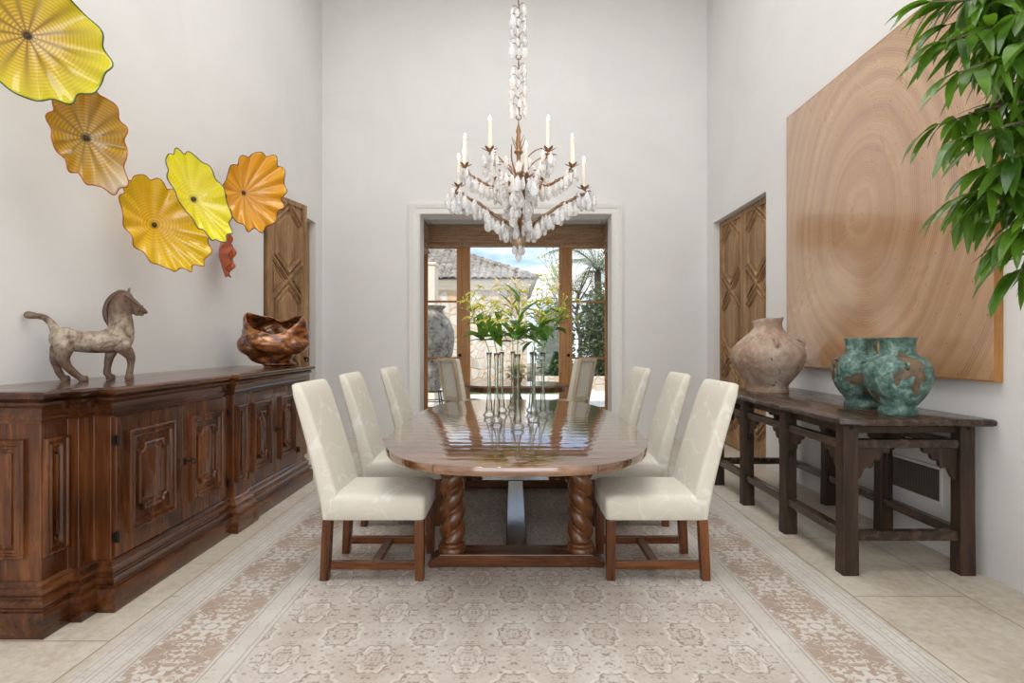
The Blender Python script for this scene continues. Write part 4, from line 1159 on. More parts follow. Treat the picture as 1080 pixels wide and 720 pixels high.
# ------------------------------------------------------------------ ficus tree
fx = thing('potted_ficus', 'tall long leaved potted ficus overhanging from the right edge', 'potted plant', (2.30, 2.05, 0))
bm = bmesh.new(); lathe(bm, [(0, 0), (.15, 0), (.16, .01), (.205, .38), (.225, .40), (.225, .44), (.205, .44), (.195, .40), (0, .39)], 36); finish(bm, 'pot', plain('stone_pot', (.35, .32, .28), .8), fx, ang=30)
bm = bmesh.new(); lathe(bm, [(0, .37), (.192, .392), (.192, .402), (0, .412)], 24); finish(bm, 'soil', plain('soil', (.06, .04, .03), 1), fx)
bmT = bmesh.new(); bmL = bmesh.new(); fr = random.Random(5)
tube(bmT, smooth_path([(0, 0, .40), (.03, .02, 1.0), (-.02, .0, 1.7), (-.05, .02, 2.4), (-.08, 0, 2.9)], 5), interp([.032, .028, .024, .018, .008], 5), 10)
def branch(pts, nleaf, L0, fill=1):
    P = smooth_path(pts, 5); tube(bmT, P, interp([.011]*1+[.008]*(len(pts)-2)+[.002], 5)[:len(P)] if len(pts) > 2 else .006, 6)
    for k in range(nleaf):
        t = .18+.82*(k+fr.random()*.6)/nleaf; i = min(len(P)-2, int(t*(len(P)-1)))
        p = P[i]; td = (P[i+1]-P[i]).normalized()
        az = fr.uniform(0, 2*PI); side = Vector((math.cos(az), math.sin(az), 0))
        dr = (td*fr.uniform(.5, 1.0)+side*.75+Vector((0, 0, fr.uniform(-.55, .25)))).normalized()
        leaf(bmL, p, dr, L0*fr.uniform(.75, 1.15), fr.uniform(.030, .044), fr.uniform(.4, 1.5), fr.uniform(-.7, .7), .22, 7)
    # tip leaves
    for k in range(3):
        leaf(bmL, P[-1], (P[-1]-P[-2]).normalized()+Vector((fr.uniform(-.4, .4), fr.uniform(-.4, .4), fr.uniform(-.3, .1))), L0*.95, .04, fr.uniform(.6, 1.3), fr.uniform(-.5, .5), .22, 7)
# branches (local coords: x toward room is negative)
def B(px, py, Y): return Vector(((px-542)/600*Y-2.30, Y-2.05, 1.36-(py-362)/600*Y))
trunkp = lambda z: Vector((-.05*(z/2.4), 0, z))
tips = [((982, 16, 2.05), 2.35, 16), ((992, 58, 1.95), 2.35, 18), ((1000, 10, 2.1), 2.5, 20), ((1010, 90, 1.85), 2.25, 20), ((1030, 45, 2.0), 2.3, 20), ((990, 145, 2.05), 2.1, 16), ((1015, 160, 1.9), 2.0, 18),
        ((1045, 125, 2.1), 2.1, 22), ((1040, 190, 1.95), 1.9, 18), ((1005, 225, 2.05), 1.8, 18), ((1030, 215, 1.9), 1.8, 18), ((1055, 235, 2.1), 1.75, 16), ((1060, 270, 1.9), 1.7, 14), ((1070, 180, 1.85), 1.9, 22),
        ((1075, 100, 2.1), 2.2, 24), ((1070, 30, 1.9), 2.4, 24), ((1065, 288, 2.0), 1.6, 9), ((1072, 300, 1.95), 1.55, 10), ((1078, 60, 1.8), 2.3, 22), ((1078, 250, 1.85), 1.8, 18), ((1050, 10, 2.15), 2.5, 20), ((1000, 40, 2.15), 2.45, 16), ((1060, 70, 2.2), 2.3, 20), ((1072, 140, 2.2), 2.1, 20), ((1070, 220, 2.15), 1.8, 16)]
for (px, py, Y), zt, nl in tips:
    e = B(px, py-14, Y); s0 = trunkp(zt)
    mid = s0.lerp(e, .55)+Vector((0, 0, .10)); branch([s0, mid, e], int(nl*2.3), .20)
for k in range(12):   # crown outside the frame
    a = fr.uniform(-2.2, 2.2); r_ = fr.uniform(.25, .45); zt = fr.uniform(1.7, 2.9)
    e = trunkp(zt)+Vector((min(.36, r_*math.cos(a)), r_*math.sin(a), fr.uniform(.0, .3)))
    branch([trunkp(zt), trunkp(zt).lerp(e, .5)+Vector((0, 0, .08)), e], 20, .19)
finish(bmT, 'trunk', M_bark, fx, ang=180)
finish(bmL, 'foliage', M_ficus, fx, ang=180, recalc=False)

# ------------------------------------------------------------------ bud vases with lilies
VS = [(-.200, 4.60), (-.130, 4.27), (-.105, 4.90), (-.010, 5.12), (.025, 3.93), (.150, 4.30), (.155, 4.92), (.235, 4.62)]
vlab = ['leftmost', 'second from left and near the front', 'slightly behind, left of centre', 'farthest back in the middle', 'nearest the front, in the centre', 'right of centre, nearer row',
        'right of centre, farther row', 'rightmost']
vp = None
zt = TZ+.0005
for i, (x, y) in enumerate(VS):
    lab = 'slender clear glass bud vase on the dining table, '+vlab[i]
    if vp is None:
        vp = thing('bud_vase', lab, 'vase', (x, y, zt), 0, 'glass bud vases along the dining table')
        bm = bmesh.new()
        lathe(bm, [(0, 0), (.034, 0), (.044, .006), (.049, .018), (.047, .030), (.036, .042), (.030, .055), (.0265, .09), (.021, .14), (.016, .20), (.0135, .28), (.0135, .40), (.0165, .48), (.023, .525), (.0215, .525), (.015, .48), (.0118, .40),
                   (.0118, .28), (.014, .20), (.018, .14), (.022, .09), (.024, .06), (.0, .05)], 24)
        finish(bm, 'vase_body', M_vase, vp, ang=180)
        bm = bmesh.new(); torus(bm, (0, 0, .525), .0225, .0016, n=24, m=6); finish(bm, 'rim', M_vase, vp, ang=180)
    else:
        dup(vp, (x, y, zt), 0, lab)
def blossom(bm, c, d, L, w, n_=6, recurve=1.2):
    d = Vector(d).normalized(); s = d.orthogonal().normalized()
    for k in range(n_):
        q = Matrix.Rotation(2*PI*k/n_, 3, d) @ s
        leaf(bm, c, (d*.9+q*.75), L, w, recurve, 0, .1, 5)
br = random.Random(21)
LO = [(-.30, .02), (-.20, -.08), (-.06, .10), (-.02, .12), (.02, -.12), (.12, -.06), (.18, .10), (.32, .02)]
for i, (x, y) in enumerate(VS):
    kind = ['yellow green lily stem', 'yellow lily stem', 'pink tinged lily stem', 'tall yellow green blossom stem', 'cream lily stem with big dark leaves', 'yellow lily stem with broad leaves', 'tall yellow blossom stem', 'curly yellow and white lily stem'][i]
    t = thing('lily_stem', kind+' in the vase '+['leftmost', 'second from the left', 'left of centre at the back', 'farthest in the middle', 'nearest the front', 'right of centre in front', 'right of centre behind', 'rightmost'][i],
              'flower', (x, y, TZ+.056), 0, 'lily stems in the bud vases')
    dx, dy = LO[i][0]*.55, LO[i][1]*.8
    H = [.90, .82, .90, 1.00, .92, .86, 1.02, .92][i]
    P = smooth_path([(0, 0, 0), (.004, 0, .25), (0, .003, .47), (dx*.35, dy*.35, .62), (dx*.75, dy*.75, H*.82), (dx, dy, H)], 5)
    bm = bmesh.new(); tube(bm, P, interp([.0042, .0042, .004, .0035, .003, .0015], 5), 6)
    bl = []
    tw = []
    for k in range(8):
        i0 = int(len(P)*(.58+.40*k/8)); p = P[i0]; a = br.uniform(0, 2*PI)
        e = p+Vector((math.cos(a)*br.uniform(.06, .15), math.sin(a)*br.uniform(.05, .12), br.uniform(.03, .14)))
        tube(bm, smooth_path([p, p.lerp(e, .5)+Vector((0, 0, .02)), e], 3), .0018, 5); bl.append((e, (e-p)))
    finish(bm, 'stem', M_stem, t, ang=180)
    bm = bmesh.new()
    for k in range(8):
        a = br.uniform(0, 2*PI)+k*1.3; p = P[int(len(P)*(.50+.07*(k % 3)))]
        leaf(bm, p, (math.cos(a), math.sin(a)*.7, br.uniform(-.1, 1.6)), br.uniform(.15, .25), br.uniform(.05, .085), br.uniform(.4, 1.2), br.uniform(-.5, .5), .15, 6)
    for k in range(8):
        a = br.uniform(0, 2*PI); p = P[int(len(P)*br.uniform(.62, .92))]
        leaf(bm, p, (math.cos(a), math.sin(a)*.7, br.uniform(.3, 1.2)), br.uniform(.12, .20), br.uniform(.022, .04), br.uniform(.2, .8), br.uniform(-.5, .5), .15, 6)
    finish(bm, 'leaves', M_lilyleaf, t, ang=180, recalc=False)
    for k, (e, d) in enumerate(bl):
        bm = bmesh.new()
        mt = M_yellow
        if i == 4 and k > 4: mt = M_cream
        if i in (2, 5) and k == 1: mt = M_pink
        if i == 7 and k > 5: mt = M_cream
        if mt is M_yellow: blossom(bm, e, d+Vector((0, 0, .3)), br.uniform(.06, .095), .024, 6, 1.5)
        else: blossom(bm, e, d.normalized()+Vector((0, 0, .4)), .075, .032, 6, .9)
        finish(bm, 'blossom', mt, t, ang=180, recalc=False)
    bm = bmesh.new()
    for k in range(12):
        p = P[int(len(P)*br.uniform(.7, .99))]; a = br.uniform(0, 2*PI)
        c = p+Vector((math.cos(a)*br.uniform(.02, .10), math.sin(a)*br.uniform(.02, .10), br.uniform(0, .10)))
        p2 = Vector(p); tube(bm, [P[int(len(P)*.66)]+Vector((.0, 0, 0)), p2, c], .0012, 4); ellipsoid(bm, c, (.006, .006, .010), u=6, v=5)
    finish(bm, 'buds', M_yellow, t, ang=180)

# ------------------------------------------------------------------ bay table, chairs, bouquet
BTX, BTY, BTZ = .045, 9.12, .715
bt = thing('side_table', 'small octagonal wooden table in the window bay', 'table', (BTX, BTY, 0))
oc = [(.83, .27), (.56, .55), (-.56, .55), (-.83, .27), (-.83, -.27), (-.56, -.55), (.56, -.55), (.83, -.27)]
bm = bmesh.new(); loft(bm, [[(x*s, y*s, z) for x, y in oc] for s, z in ((.985, BTZ-.03), (1, BTZ-.026), (1, BTZ-.006), (.99, BTZ))]); finish(bm, 'tabletop', wood('bay_table_wood', (.13, .06, .025), (.26, .13, .06), (.36, .20, .10), 'X', 5, (.12, .25), .5), bt, smooth=False)
bm = bmesh.new(); loft(bm, [[(x*s, y*s, z) for x, y in oc] for s, z in ((.90, BTZ-.11), (.92, BTZ-.105), (.92, BTZ-.031))]); finish(bm, 'apron', M_tablewood_x, bt, smooth=False)
bm = bmesh.new(); lathe(bm, [(0, .08), (.09, .08), (.10, .12), (.06, .18), (.055, .26), (.10, .36), (.11, .42), (.07, .52), (.06, .56), (.12, .604)], 28, cap1=True); finish(bm, 'pedestal', M_tablewood, bt, ang=50)
for k in range(4):
    a = PI/4+PI/2*k; bm = bmesh.new(); c, s = math.cos(a), math.sin(a)
    P = smooth_path([(.05*c, .05*s, .14), (.22*c, .22*s, .10), (.38*c, .38*s, .028)], 4); tube(bm, P, interp([.045, .035, .027], 4), 10); finish(bm, 'foot', M_tablewood, bt, ang=60)
def bay_chair(label, loc, rz):
    t = thing('side_chair', label, 'chair', loc, rz, 'cream chairs with wooden backs in the bay')
    bm = bmesh.new()
    soft(bm, [(0, 0, .36, .50, .48, .02), (0, 0, .365, .52, .50, .03), (0, 0, .45, .52, .50, .04), (0, 0, .475, .49, .47, .06), (0, 0, .485, .38, .36, .08)]); finish(bm, 'seat', M_fabric, t, ang=80)
    lean = .15
    def bx(z): return -.25-lean*((z-.36)/.77)
    bm = bmesh.new(); soft(bm, [(bx(z)+.07, 0, z, .10-.03*(z-.36), .47-e, .025) for z, e in ((.37, .02), (.40, 0), (.7, 0), (1.08, 0), (1.115, .01), (1.13, .05))]); finish(bm, 'backrest', M_fabric, t, ang=80)
    bm = bmesh.new()
    for s_ in (-1, 1): bar(bm, (bx(.36), s_*.225, .36), (bx(1.13), s_*.225, 1.13), .05, .05, up=(1, 0, .2))
    bar(bm, (bx(1.11)-.0, -.20, 1.105), (bx(1.11)-.0, .20, 1.105), .05, .05); bar(bm, (bx(.52), -.20, .52), (bx(.52), .20, .52), .05, .06)
    finish(bm, 'back_frame', M_limewood, t, smooth=False, bevel=.006)
    bm = bmesh.new(); loft(bm, [[(bx(z)+o, s_*.2, z) for s_, z in ((-1, .53), (1, .53), (1, 1.09), (-1, 1.09))] for o in (.008, .018)]); finish(bm, 'back_panel', M_fabric, t, smooth=False)
    for sx in (-1, 1):
        for sy in (-1, 1):
            bm = bmesh.new(); loft(bm, [[(sx*.225+a*w, sy*.215+b2*w, z) for a, b2 in ((-1, -1), (1, -1), (1, 1), (-1, 1))] for w, z in ((.016, 0), (.024, .36))]); finish(bm, 'leg', M_limewood, t, smooth=False, bevel=.003)
    return t
bc = bay_chair('cream chair with pale wooden back frame, left in the bay', (-.70, 8.80, 0), R(36))
dup(bc, (.79, 8.80, 0), R(144), 'cream chair with pale wooden back frame, right in the bay')
bq = thing('flower_arrangement', 'low bowl of cream and yellow flowers on the small bay table', 'flowers', (.05, 9.05, BTZ+.0005))
bm = bmesh.new(); lathe(bm, [(0, 0), (.05, 0), (.06, .01), (.085, .06), (.08, .10), (.075, .10), (.07, .06), (0, .02)], 24); finish(bm, 'bowl', plain('amber_bowl', (.25, .10, .04), .3), bq, ang=50)
bm = bmesh.new(); bm2 = bmesh.new()
for k in range(44):
    a = br.uniform(0, 2*PI); e = br.uniform(.0, 1.4); d = Vector((math.cos(a)*math.cos(e), math.sin(a)*math.cos(e), math.sin(e)))
    c = Vector((0, 0, .09))+d*br.uniform(.12, .22); tube(bm2, [(0, 0, .08), c], .003, 5)
    blossom(bm, c, d, .06, .04, 5, .5)
    leaf(bm2, Vector((0, 0, .09))+d*.05, d+Vector((0, 0, -.3)), .12, .03, .5)
finish(bm2, 'leaves', M_lilyleaf, bq, ang=180, recalc=False)
finish(bm, 'blossoms', mat_leaf('pale_blossom', (.78, .70, .38), (.86, .80, .66), .6), bq, ang=180, recalc=False)

# ------------------------------------------------------------------ chandelier
CXc, CYc = .036, 4.40
cd = thing('chandelier', 'large crystal chandelier with lit candles hanging over the dining table', 'chandelier', (CXc, CYc, 0))
cr = random.Random(3)
mesh_cr = []
for k in range(4):
    bm = bmesh.new(); n_ = 7
    prof = [(.0, 0), (.006, -.005), (.018, -.022), (.027, -.050), (.030, -.076), (.025, -.098), (.013, -.112), (0, -.117)]
    rr_ = []
    for j, (r, z) in enumerate(prof[1:-1]):
        rr_.append([(r*(1+cr.uniform(-.14, .14))*math.cos(2*PI*i/n_+j*.15), .62*r*(1+cr.uniform(-.14, .14))*math.sin(2*PI*i/n_+j*.15), z+cr.uniform(-.003, .003)) for i in range(n_)])
    loft(bm, rr_); torus(bm, (0, 0, 0), .006, .0012, (0, 1, 0), n=10, m=5)
    bmesh.ops.recalc_face_normals(bm, faces=bm.faces[:])
    me = bpy.data.meshes.new('crystal_pendant'); bm.to_mesh(me); bm.free(); me.materials.append(M_crystal); me.shade_smooth(); me.set_sharp_from_angle(angle=R(28)); mesh_cr.append(me)
cry = []     # (pos, scale)
def cadd(p, s, pr): cry.append((pr, Vector(p), s))
armtips = []
def arm(ang, pts, rad, tipz, cup_r, ncr, up, k=1.0):
    pts = [(q[0]*k, q[1]) for q in pts]; cup_r *= k
    c, s = math.cos(ang), math.sin(ang)
    P = smooth_path([(r*c, r*s, z) for r, z in pts], 6)
    bm = bmesh.new()
    rr = interp(list(rad), 6)
    tube(bm, P, rr, 8)
    # second vine strand winding round the arm
    Q = []
    for i, p in enumerate(P):
        a = i*.75; sd = Vector((-s, c, 0)); Q.append(p+sd*math.cos(a)*.013+Vector((0, 0, 1))*math.sin(a)*.013)
    tube(bm, Q, .0055, 6)
    for i in range(4, len(P)-1, 4):
        sg = 1 if (i//4) % 2 else -1; p = P[i]
        dd = Vector((-s*sg*.8+c*.5, c*sg*.8+s*.5, .15)); e = p+dd*.055
        tube(bm, smooth_path([p, p+dd*.03+Vector((0, 0, .012)), e], 3), .004, 5)
        leaf(bm, e-dd*.012, dd, .040, .022, .4, 0, .2, 4)
    a_o = finish(bm, 'arm', M_bronze, cd, ang=180)
    tp = Vector((cup_r*c, cup_r*s, tipz))
    bm = bmesh.new()
    tube(bm, [P[-3], tp+Vector((0, 0, -.012))], .007, 6)
    lathe(bm, [(.004, -.014), (.018, -.010), (.022, 0), (.020, .008), (0, .008)], 12, tp)
    for k in range(6):
        a = 2*PI*k/6+ang
        leaf(bm, tp+Vector((math.cos(a)*.015, math.sin(a)*.015, -.006)), (math.cos(a), math.sin(a), .35), .050, .026, -.2, 0, .2, 4)
    finish(bm, 'candle_cup', M_bronze, cd, ang=180)
    armtips.append(tp+Vector((0, 0, .008)))
    return P
lowP = []
for ang, tz in ((R(2), 2.565), (R(182), 2.575), (R(-84), 2.515), (R(96), 2.565)):
    near = ang < -1
    P = arm(ang, [(.045, 2.26), (.10, 2.30), (.19, 2.355), (.29, 2.43), (.38, 2.478), (.455, 2.52), (.52, 2.515)], (.013, .013, .012, .011, .010, .008, .003), tz, .462, 0, False, 1.10 if abs(ang) < .1 else 1.0)
    lowP.append((ang, P))
    c, s = math.cos(ang), math.sin(ang)
    for i, p in enumerate(P[4:]):
        if i % 2: continue
        for sg in (-1, 1):
            q = p+Vector((-s*sg, c*sg, 0))*cr.uniform(.02, .07)+Vector((c, s, 0))*cr.uniform(-.02, .02); cadd((q.x, q.y, p.z-cr.uniform(.0, .05)), cr.uniform(.8, 1.1), 2)
    for k in range(5):
        a = 2*PI*k/5; kq = 1.10 if abs(ang) < .1 else 1.0; cadd((.462*kq*c+.055*math.cos(a), .462*s+.055*math.sin(a), tz-.01-cr.uniform(0, .03)), cr.uniform(.75, 1.0), 2)
for k in range(6):
    ang = R(-90+30+60*k); c, s = math.cos(ang), math.sin(ang)
    P = arm(ang, [(.03, 2.50), (.10, 2.535), (.20, 2.58), (.30, 2.615), (.37, 2.665), (.405, 2.715)], (.010, .010, .009, .008, .007, .004), 2.735, .415, 0, True)
    for i, p in enumerate(P[5:]):
        if i % 3: continue
        for sg in (-1, 1):
            q = p+Vector((-s*sg, c*sg, 0))*cr.uniform(.015, .06); cadd((q.x, q.y, p.z-cr.uniform(.0, .04)), cr.uniform(.7, .95), 1.5 if s < 0 else 1)
    for kk in range(4):
        a = 2*PI*kk/4+.4; cadd((.415*c+.045*math.cos(a), .415*s+.045*math.sin(a), 2.715-cr.uniform(0, .02)), cr.uniform(.7, .85), 1.2)
for k in range(26):
    a = cr.uniform(0, 2*PI); r = cr.uniform(.06, .20); cadd((r*math.cos(a), r*math.sin(a), cr.uniform(2.42, 2.86)), cr.uniform(.75, 1.0), 1.6 if math.sin(a) < 0 else .9)
for k in range(4):
    a = PI/2*k+.4; cadd((.035*math.cos(a), .035*math.sin(a), 2.13), .75, 3)
cadd((0, 0, 2.095), .9, 3)
bm = bmesh.new()   # stem with collars
lathe(bm, [(0, 3.06), (.006, 3.055), (.012, 3.03), (.020, 3.00), (.013, 2.97), (.016, 2.86), (.034, 2.845), (.036, 2.835), (.016, 2.815), (.013, 2.70), (.018, 2.55), (.045, 2.53), (.045, 2.50), (.016, 2.48), (.014, 2.34), (.03, 2.30), (.05, 2.27), (.05, 2.245), (.02, 2.225), (0, 2.22)], 20)
for k in range(6):
    a = 2*PI*k/6; tube(bm, smooth_path([(.01*math.cos(a), .01*math.sin(a), 2.84), (.035*math.cos(a), .035*math.sin(a), 2.90), (.055*math.cos(a+.3), .055*math.sin(a+.3), 2.955)], 4), interp([.005, .004, .002], 4), 6)
    tube(bm, smooth_path([(.012*math.cos(a), .012*math.sin(a), 2.62), (.10*math.cos(a), .10*math.sin(a), 2.74), (.17*math.cos(a+.2), .17*math.sin(a+.2), 2.80), (.24*math.cos(a+.3), .24*math.sin(a+.3), 2.815)], 4), interp([.007, .006, .005, .003], 4), 6)
finish(bm, 'stem', M_bronze, cd, ang=50)
bm = bmesh.new(); lathe(bm, [(0, 2.225), (.022, 2.222), (.046, 2.20), (.056, 2.165), (.050, 2.125), (.030, 2.098), (.014, 2.09), (0, 2.085)], 24, fn=lambda t, z: 1+.07*abs(math.sin(4*t)))
finish(bm, 'finial', plain('smoky_bronze_glass', (.42, .31, .20), .25, .3), cd, ang=60)
# rods and links to the ceiling
bm = bmesh.new()
z = 3.06
secs = []
while z < ZC-.7:
    torus(bm, (0, 0, z+.018), .020, .0045, (1, 0, 0), n=16, m=6); torus(bm, (0, 0, z+.048), .020, .0045, (0, 1, 0), n=16, m=6)
    z0 = z+.068; z1 = z0+.40
    tube(bm, smooth_path([(0, 0, z0), (.006, .004, z0+.1), (-.005, 0, z0+.2), (.004, -.003, z0+.3), (0, 0, z1)], 4), .006, 8)
    secs.append((z0, z1)); z = z1-.002
for (z0, z1) in secs[:3]:
    for k in range(5):
        zz = z0+.06+k*.075
        for sg in (-1, 1):
            zq = zz+(.018 if sg > 0 else 0)
            a = .35*k; e = Vector((sg*.050*math.cos(a*.3), -.012+.02*math.sin(k*2+sg), zq+.012))
            tube(bm, smooth_path([(0, 0, zq-.012), e*.55+Vector((0, 0, zq*.45+.012)), e], 3), .003, 5)
            cadd(e, 1.0, 4)
        cadd(Vector((cr.uniform(-.01, .01), -.03, zz-.02)), .6, .5)
tube(bm, [(0, 0, z), (0, 0, ZC-.06)], .006, 8)
finish(bm, 'hanging_chain', M_bronze, cd, ang=180)
bm = bmesh.new()
lathe(bm, [(0, ZC-.075), (.03, ZC-.07), (.07, ZC-.045), (.075, ZC-.03), (0, ZC-.03)], 24); finish(bm, 'ceiling_canopy', M_bronze, cd, ang=50)
for i, tp in enumerate(armtips):
    bm = bmesh.new(); h = .195
    lathe(bm, [(0, 0), (.0155, 0), (.0145, .02), (.0140, h-.006), (.0125, h), (.004, h+.001), (0, h-.002)], 14, tp); cn = finish(bm, 'candle', plain('ivory_wax', (.80, .76, .66), .4) if i == 0 else bpy.data.materials['ivory_wax'], cd, ang=50)
    bm = bmesh.new(); lathe(bm, [(0, h), (.005, h+.004), (.0085, h+.014), (.006, h+.028), (.002, h+.042), (0, h+.046)], 10, tp)
    if i == 0:
        fm, fnt, fb = new_mat('candle_flame'); pset(fnt, fb, color=(1, .7, .35), emis=(1, .72, .40), emiss=14)
    finish(bm, 'flame', fm, cn, ang=180)
    ld = bpy.data.lights.new('candle_light', 'POINT'); ld.energy = 1.1; ld.color = (1, .72, .42); ld.shadow_soft_size = .01
    lo = bpy.data.objects.new('candle_light', ld); C.objects.link(lo); lo.parent = cn; lo.location = tp+Vector((0, 0, h+.065))
cry.sort(key=lambda c: -c[0])
bmR = bmesh.new()
for i, (_, p, s) in enumerate(cry):
    me = mesh_cr[i % 4]; M4 = Matrix.Translation(p) @ Matrix.Rotation(cr.uniform(0, PI), 4, 'Z') @ Matrix.Diagonal((s, s, s, 1))
    if i < 100:
        o = bpy.data.objects.new('crystal_pendant', me); C.objects.link(o); o.parent = cd; o.matrix_local = M4
    else:
        n0 = len(bmR.verts); bmR.from_mesh(me); bmR.verts.ensure_lookup_table()
        for v_ in bmR.verts[n0:]: v_.co = M4 @ v_.co
if len(bmR.verts):
    o = finish(bmR, 'crystal_pendants', M_crystal, cd, ang=28); o['kind'] = 'stuff'
else: bmR.free()
# beam across the added lamp shaft that carries the chandelier
shell('trim_2', [(-1.52, 1.52, CYc-.09, CYc+.09, ZC-.03, ZC+.2)], M_trim)

# ------------------------------------------------------------------ outdoors
def mat_stone():
    m, nt, b = new_mat('rubble_stone')
    v = nt.coord(); d = nt.voro(v, 3.4, 'DISTANCE_TO_EDGE'); c = nt.voro(v, 3.4, 'F1', 'Color')
    n = nt.noise(v, 12, 5)
    sc_ = nt.node('ShaderNodeSeparateColor'); nt.l.new(c, sc_.inputs[0])
    st = nt.mix(sc_.outputs[0], (.40, .36, .31), (.66, .63, .58)); st = nt.mix(nt.rng(n, .4, .7, 0, .3), st, (.5, .42, .33))
    col = nt.mix(nt.rng(d, .04, .075), (.58, .40, .25), st)
    pset(nt, b, color=col, rough=.9, normal=nt.bump(nt.rng(d, .02, .09), .6, .03))
    return m
M_stone = mat_stone()
M_stucco = plain('cream_stucco', (.72, .65, .54), .9)
M_patio = plain('pale_paving', (.68, .66, .62), .85)
def patio_mat():
    m, nt, b = new_mat('patio_paving'); v = nt.coord()
    br_ = nt.node('ShaderNodeTexBrick', {'Scale': 1.0, 'Mortar Size': .006, 'Brick Width': .9, 'Row Height': .6, 'Color1': (.66, .63, .58, 1), 'Color2': (.74, .72, .68, 1), 'Mortar': (.5, .47, .43, 1)})
    nt.l.new(v, br_.inputs['Vector']); pset(nt, b, color=br_.outputs['Color'], rough=.85); return m
bm = bmesh.new(); box(bm, -9, 9, 10.36, 17.2, -.12, -.01); tag(finish(bm, 'patio', patio_mat(), smooth=False), 'pale stone patio outside the bay window', 'patio')['kind'] = 'structure'
del bpy.data.objects['patio']['category']
bm = bmesh.new(); box(bm, -14, 14, 17.2, 40, -.14, -.02); g = finish(bm, 'ground', plain('garden_soil', (.20, .18, .11), 1), smooth=False); struct(g)
# stone house
HY = 18.0
hb = thing('stone_house', 'stone walled garden house with barrel tile hip roof seen through the bay', 'house', (0, HY, 0))
bm = bmesh.new(); box(bm, -9, .42, 0, 7, -.02, 3.06); finish(bm, 'stone_wall', M_stone, hb, smooth=False)
bm = bmesh.new(); sweep_plan(bm, [(-9, 0), (.42, 0), (.42, 7)], [(-.02, 3.05), (.05, 3.05), (.05, 3.14), (.12, 3.18), (.12, 3.24), (.25, 3.30), (.25, 3.345), (-.02, 3.345)]); finish(bm, 'cornice', M_stucco, hb, ang=30)
def mat_tile():
    m, nt, b = new_mat('weathered_roof_tile'); v = nt.coord(); n = nt.noise(v, 3, 5, .7); n2 = nt.noise(v, 11, 4, .7)
    col = nt.ramp(nt.m('ADD', nt.m('MULTIPLY', n, .5), nt.m('MULTIPLY', n2, .5)), [(.36, (.09, .08, .07)), (.5, (.24, .21, .18)), (.64, (.46, .42, .37))])
    pset(nt, b, color=col, rough=.9); return m
MTile = mat_tile()
bm = bmesh.new()
ex, ey, ez = .72, -.35, 3.345     # eave corner
slope = math.tan(R(24)); reach = 3.6; tw = .23
def tilecol(P0, D, Wd, length):
    """one column of lapped barrel tiles: P0 eave point, D up-slope horizontal dir, Wd width dir"""
    nseg = max(1, int(length/.36))
    for k in range(nseg):
        s0 = k*.36; s1 = min(length, s0+.40); lift = .022
        rings = []
        for s, ex_ in ((s0, lift), (s1, 0)):
            ring = []
            for i in range(6):
                a = PI*i/5
                ring.append(P0+D*s+Wd*(tw*.56*math.cos(a))+Vector((0, 0, s*slope+.085*math.sin(a)+ex_)))
            rings.append(ring)
        loft(bm, rings, True, False, closed=False) if False else None
        A = [bm.verts.new(p) for p in rings[0]]; B_ = [bm.verts.new(p) for p in rings[1]]
        for i in range(5): bm.faces.new((A[i], A[i+1], B_[i+1], B_[i]))
        lo = [bm.verts.new(p-Vector((0, 0, .028))-(p-(P0+D*s0))*0) for p in rings[0]]
        for i in range(5): bm.faces.new((A[i], lo[i], lo[i+1], A[i+1]))
x = ex-.1
while x > -9:
    tilecol(Vector((x, ey, ez)), Vector((0, 1, 0)), Vector((1, 0, 0)), min(reach, ex-x+.1)); x -= tw
y = ey+.1
while y < 7:
    tilecol(Vector((ex, y, ez)), Vector((-1, 0, 0)), Vector((0, 1, 0)), min(reach, y-ey+.1)); y += tw
finish(bm, 'roof_tiles', MTile, hb, ang=50)
bm = bmesh.new()
vs = [bm.verts.new(p) for p in ((ex, ey, ez-.01), (ex-reach, ey+reach, ez+reach*slope-.01), (-9, ey+reach, ez+reach*slope-.01), (-9, ey, ez-.01), (ex, 7, ez-.01), (ex-reach, 7, ez+reach*slope-.01), (-9, 7, ez-.01))]
bm.faces.new((vs[0], vs[3], vs[2], vs[1])); bm.faces.new((vs[0], vs[1], vs[5], vs[4])); bm.faces.new((vs[1], vs[2], vs[6], vs[5]))
bm.faces.new((vs[3], vs[0], vs[4], vs[6]))
finish(bm, 'roof_deck', MTile, hb, smooth=False)
bm = bmesh.new(); P = []
for k in range(12):
    s0 = reach*k/12; s1 = reach*(k+1)/12+.05
    tube(bm, [(ex-s0, ey+s0, ez+s0*slope+.075), (ex-s1, ey+s1, ez+s1*slope+.055)], [.10, .085], 10)
xx = ex-reach
while xx > -9: tube(bm, [(xx, ey+reach, ez+reach*slope+.07), (xx-.4, ey+reach, ez+reach*slope+.055)], [.10, .085], 10); xx -= .36
finish(bm, 'ridge_tiles', MTile, hb, ang=50)
# pillar
bm = bmesh.new(); box(bm, -2.9, -1.87, 13.5, 14.1, -.01, 3.22); box(bm, -2.93, -1.84, 13.47, 14.13, 3.22, 3.29)
tag(finish(bm, 'garden_pillar', M_stucco, smooth=False, bevel=.02), 'plain pale stucco pillar behind the big urn outside', 'pillar')
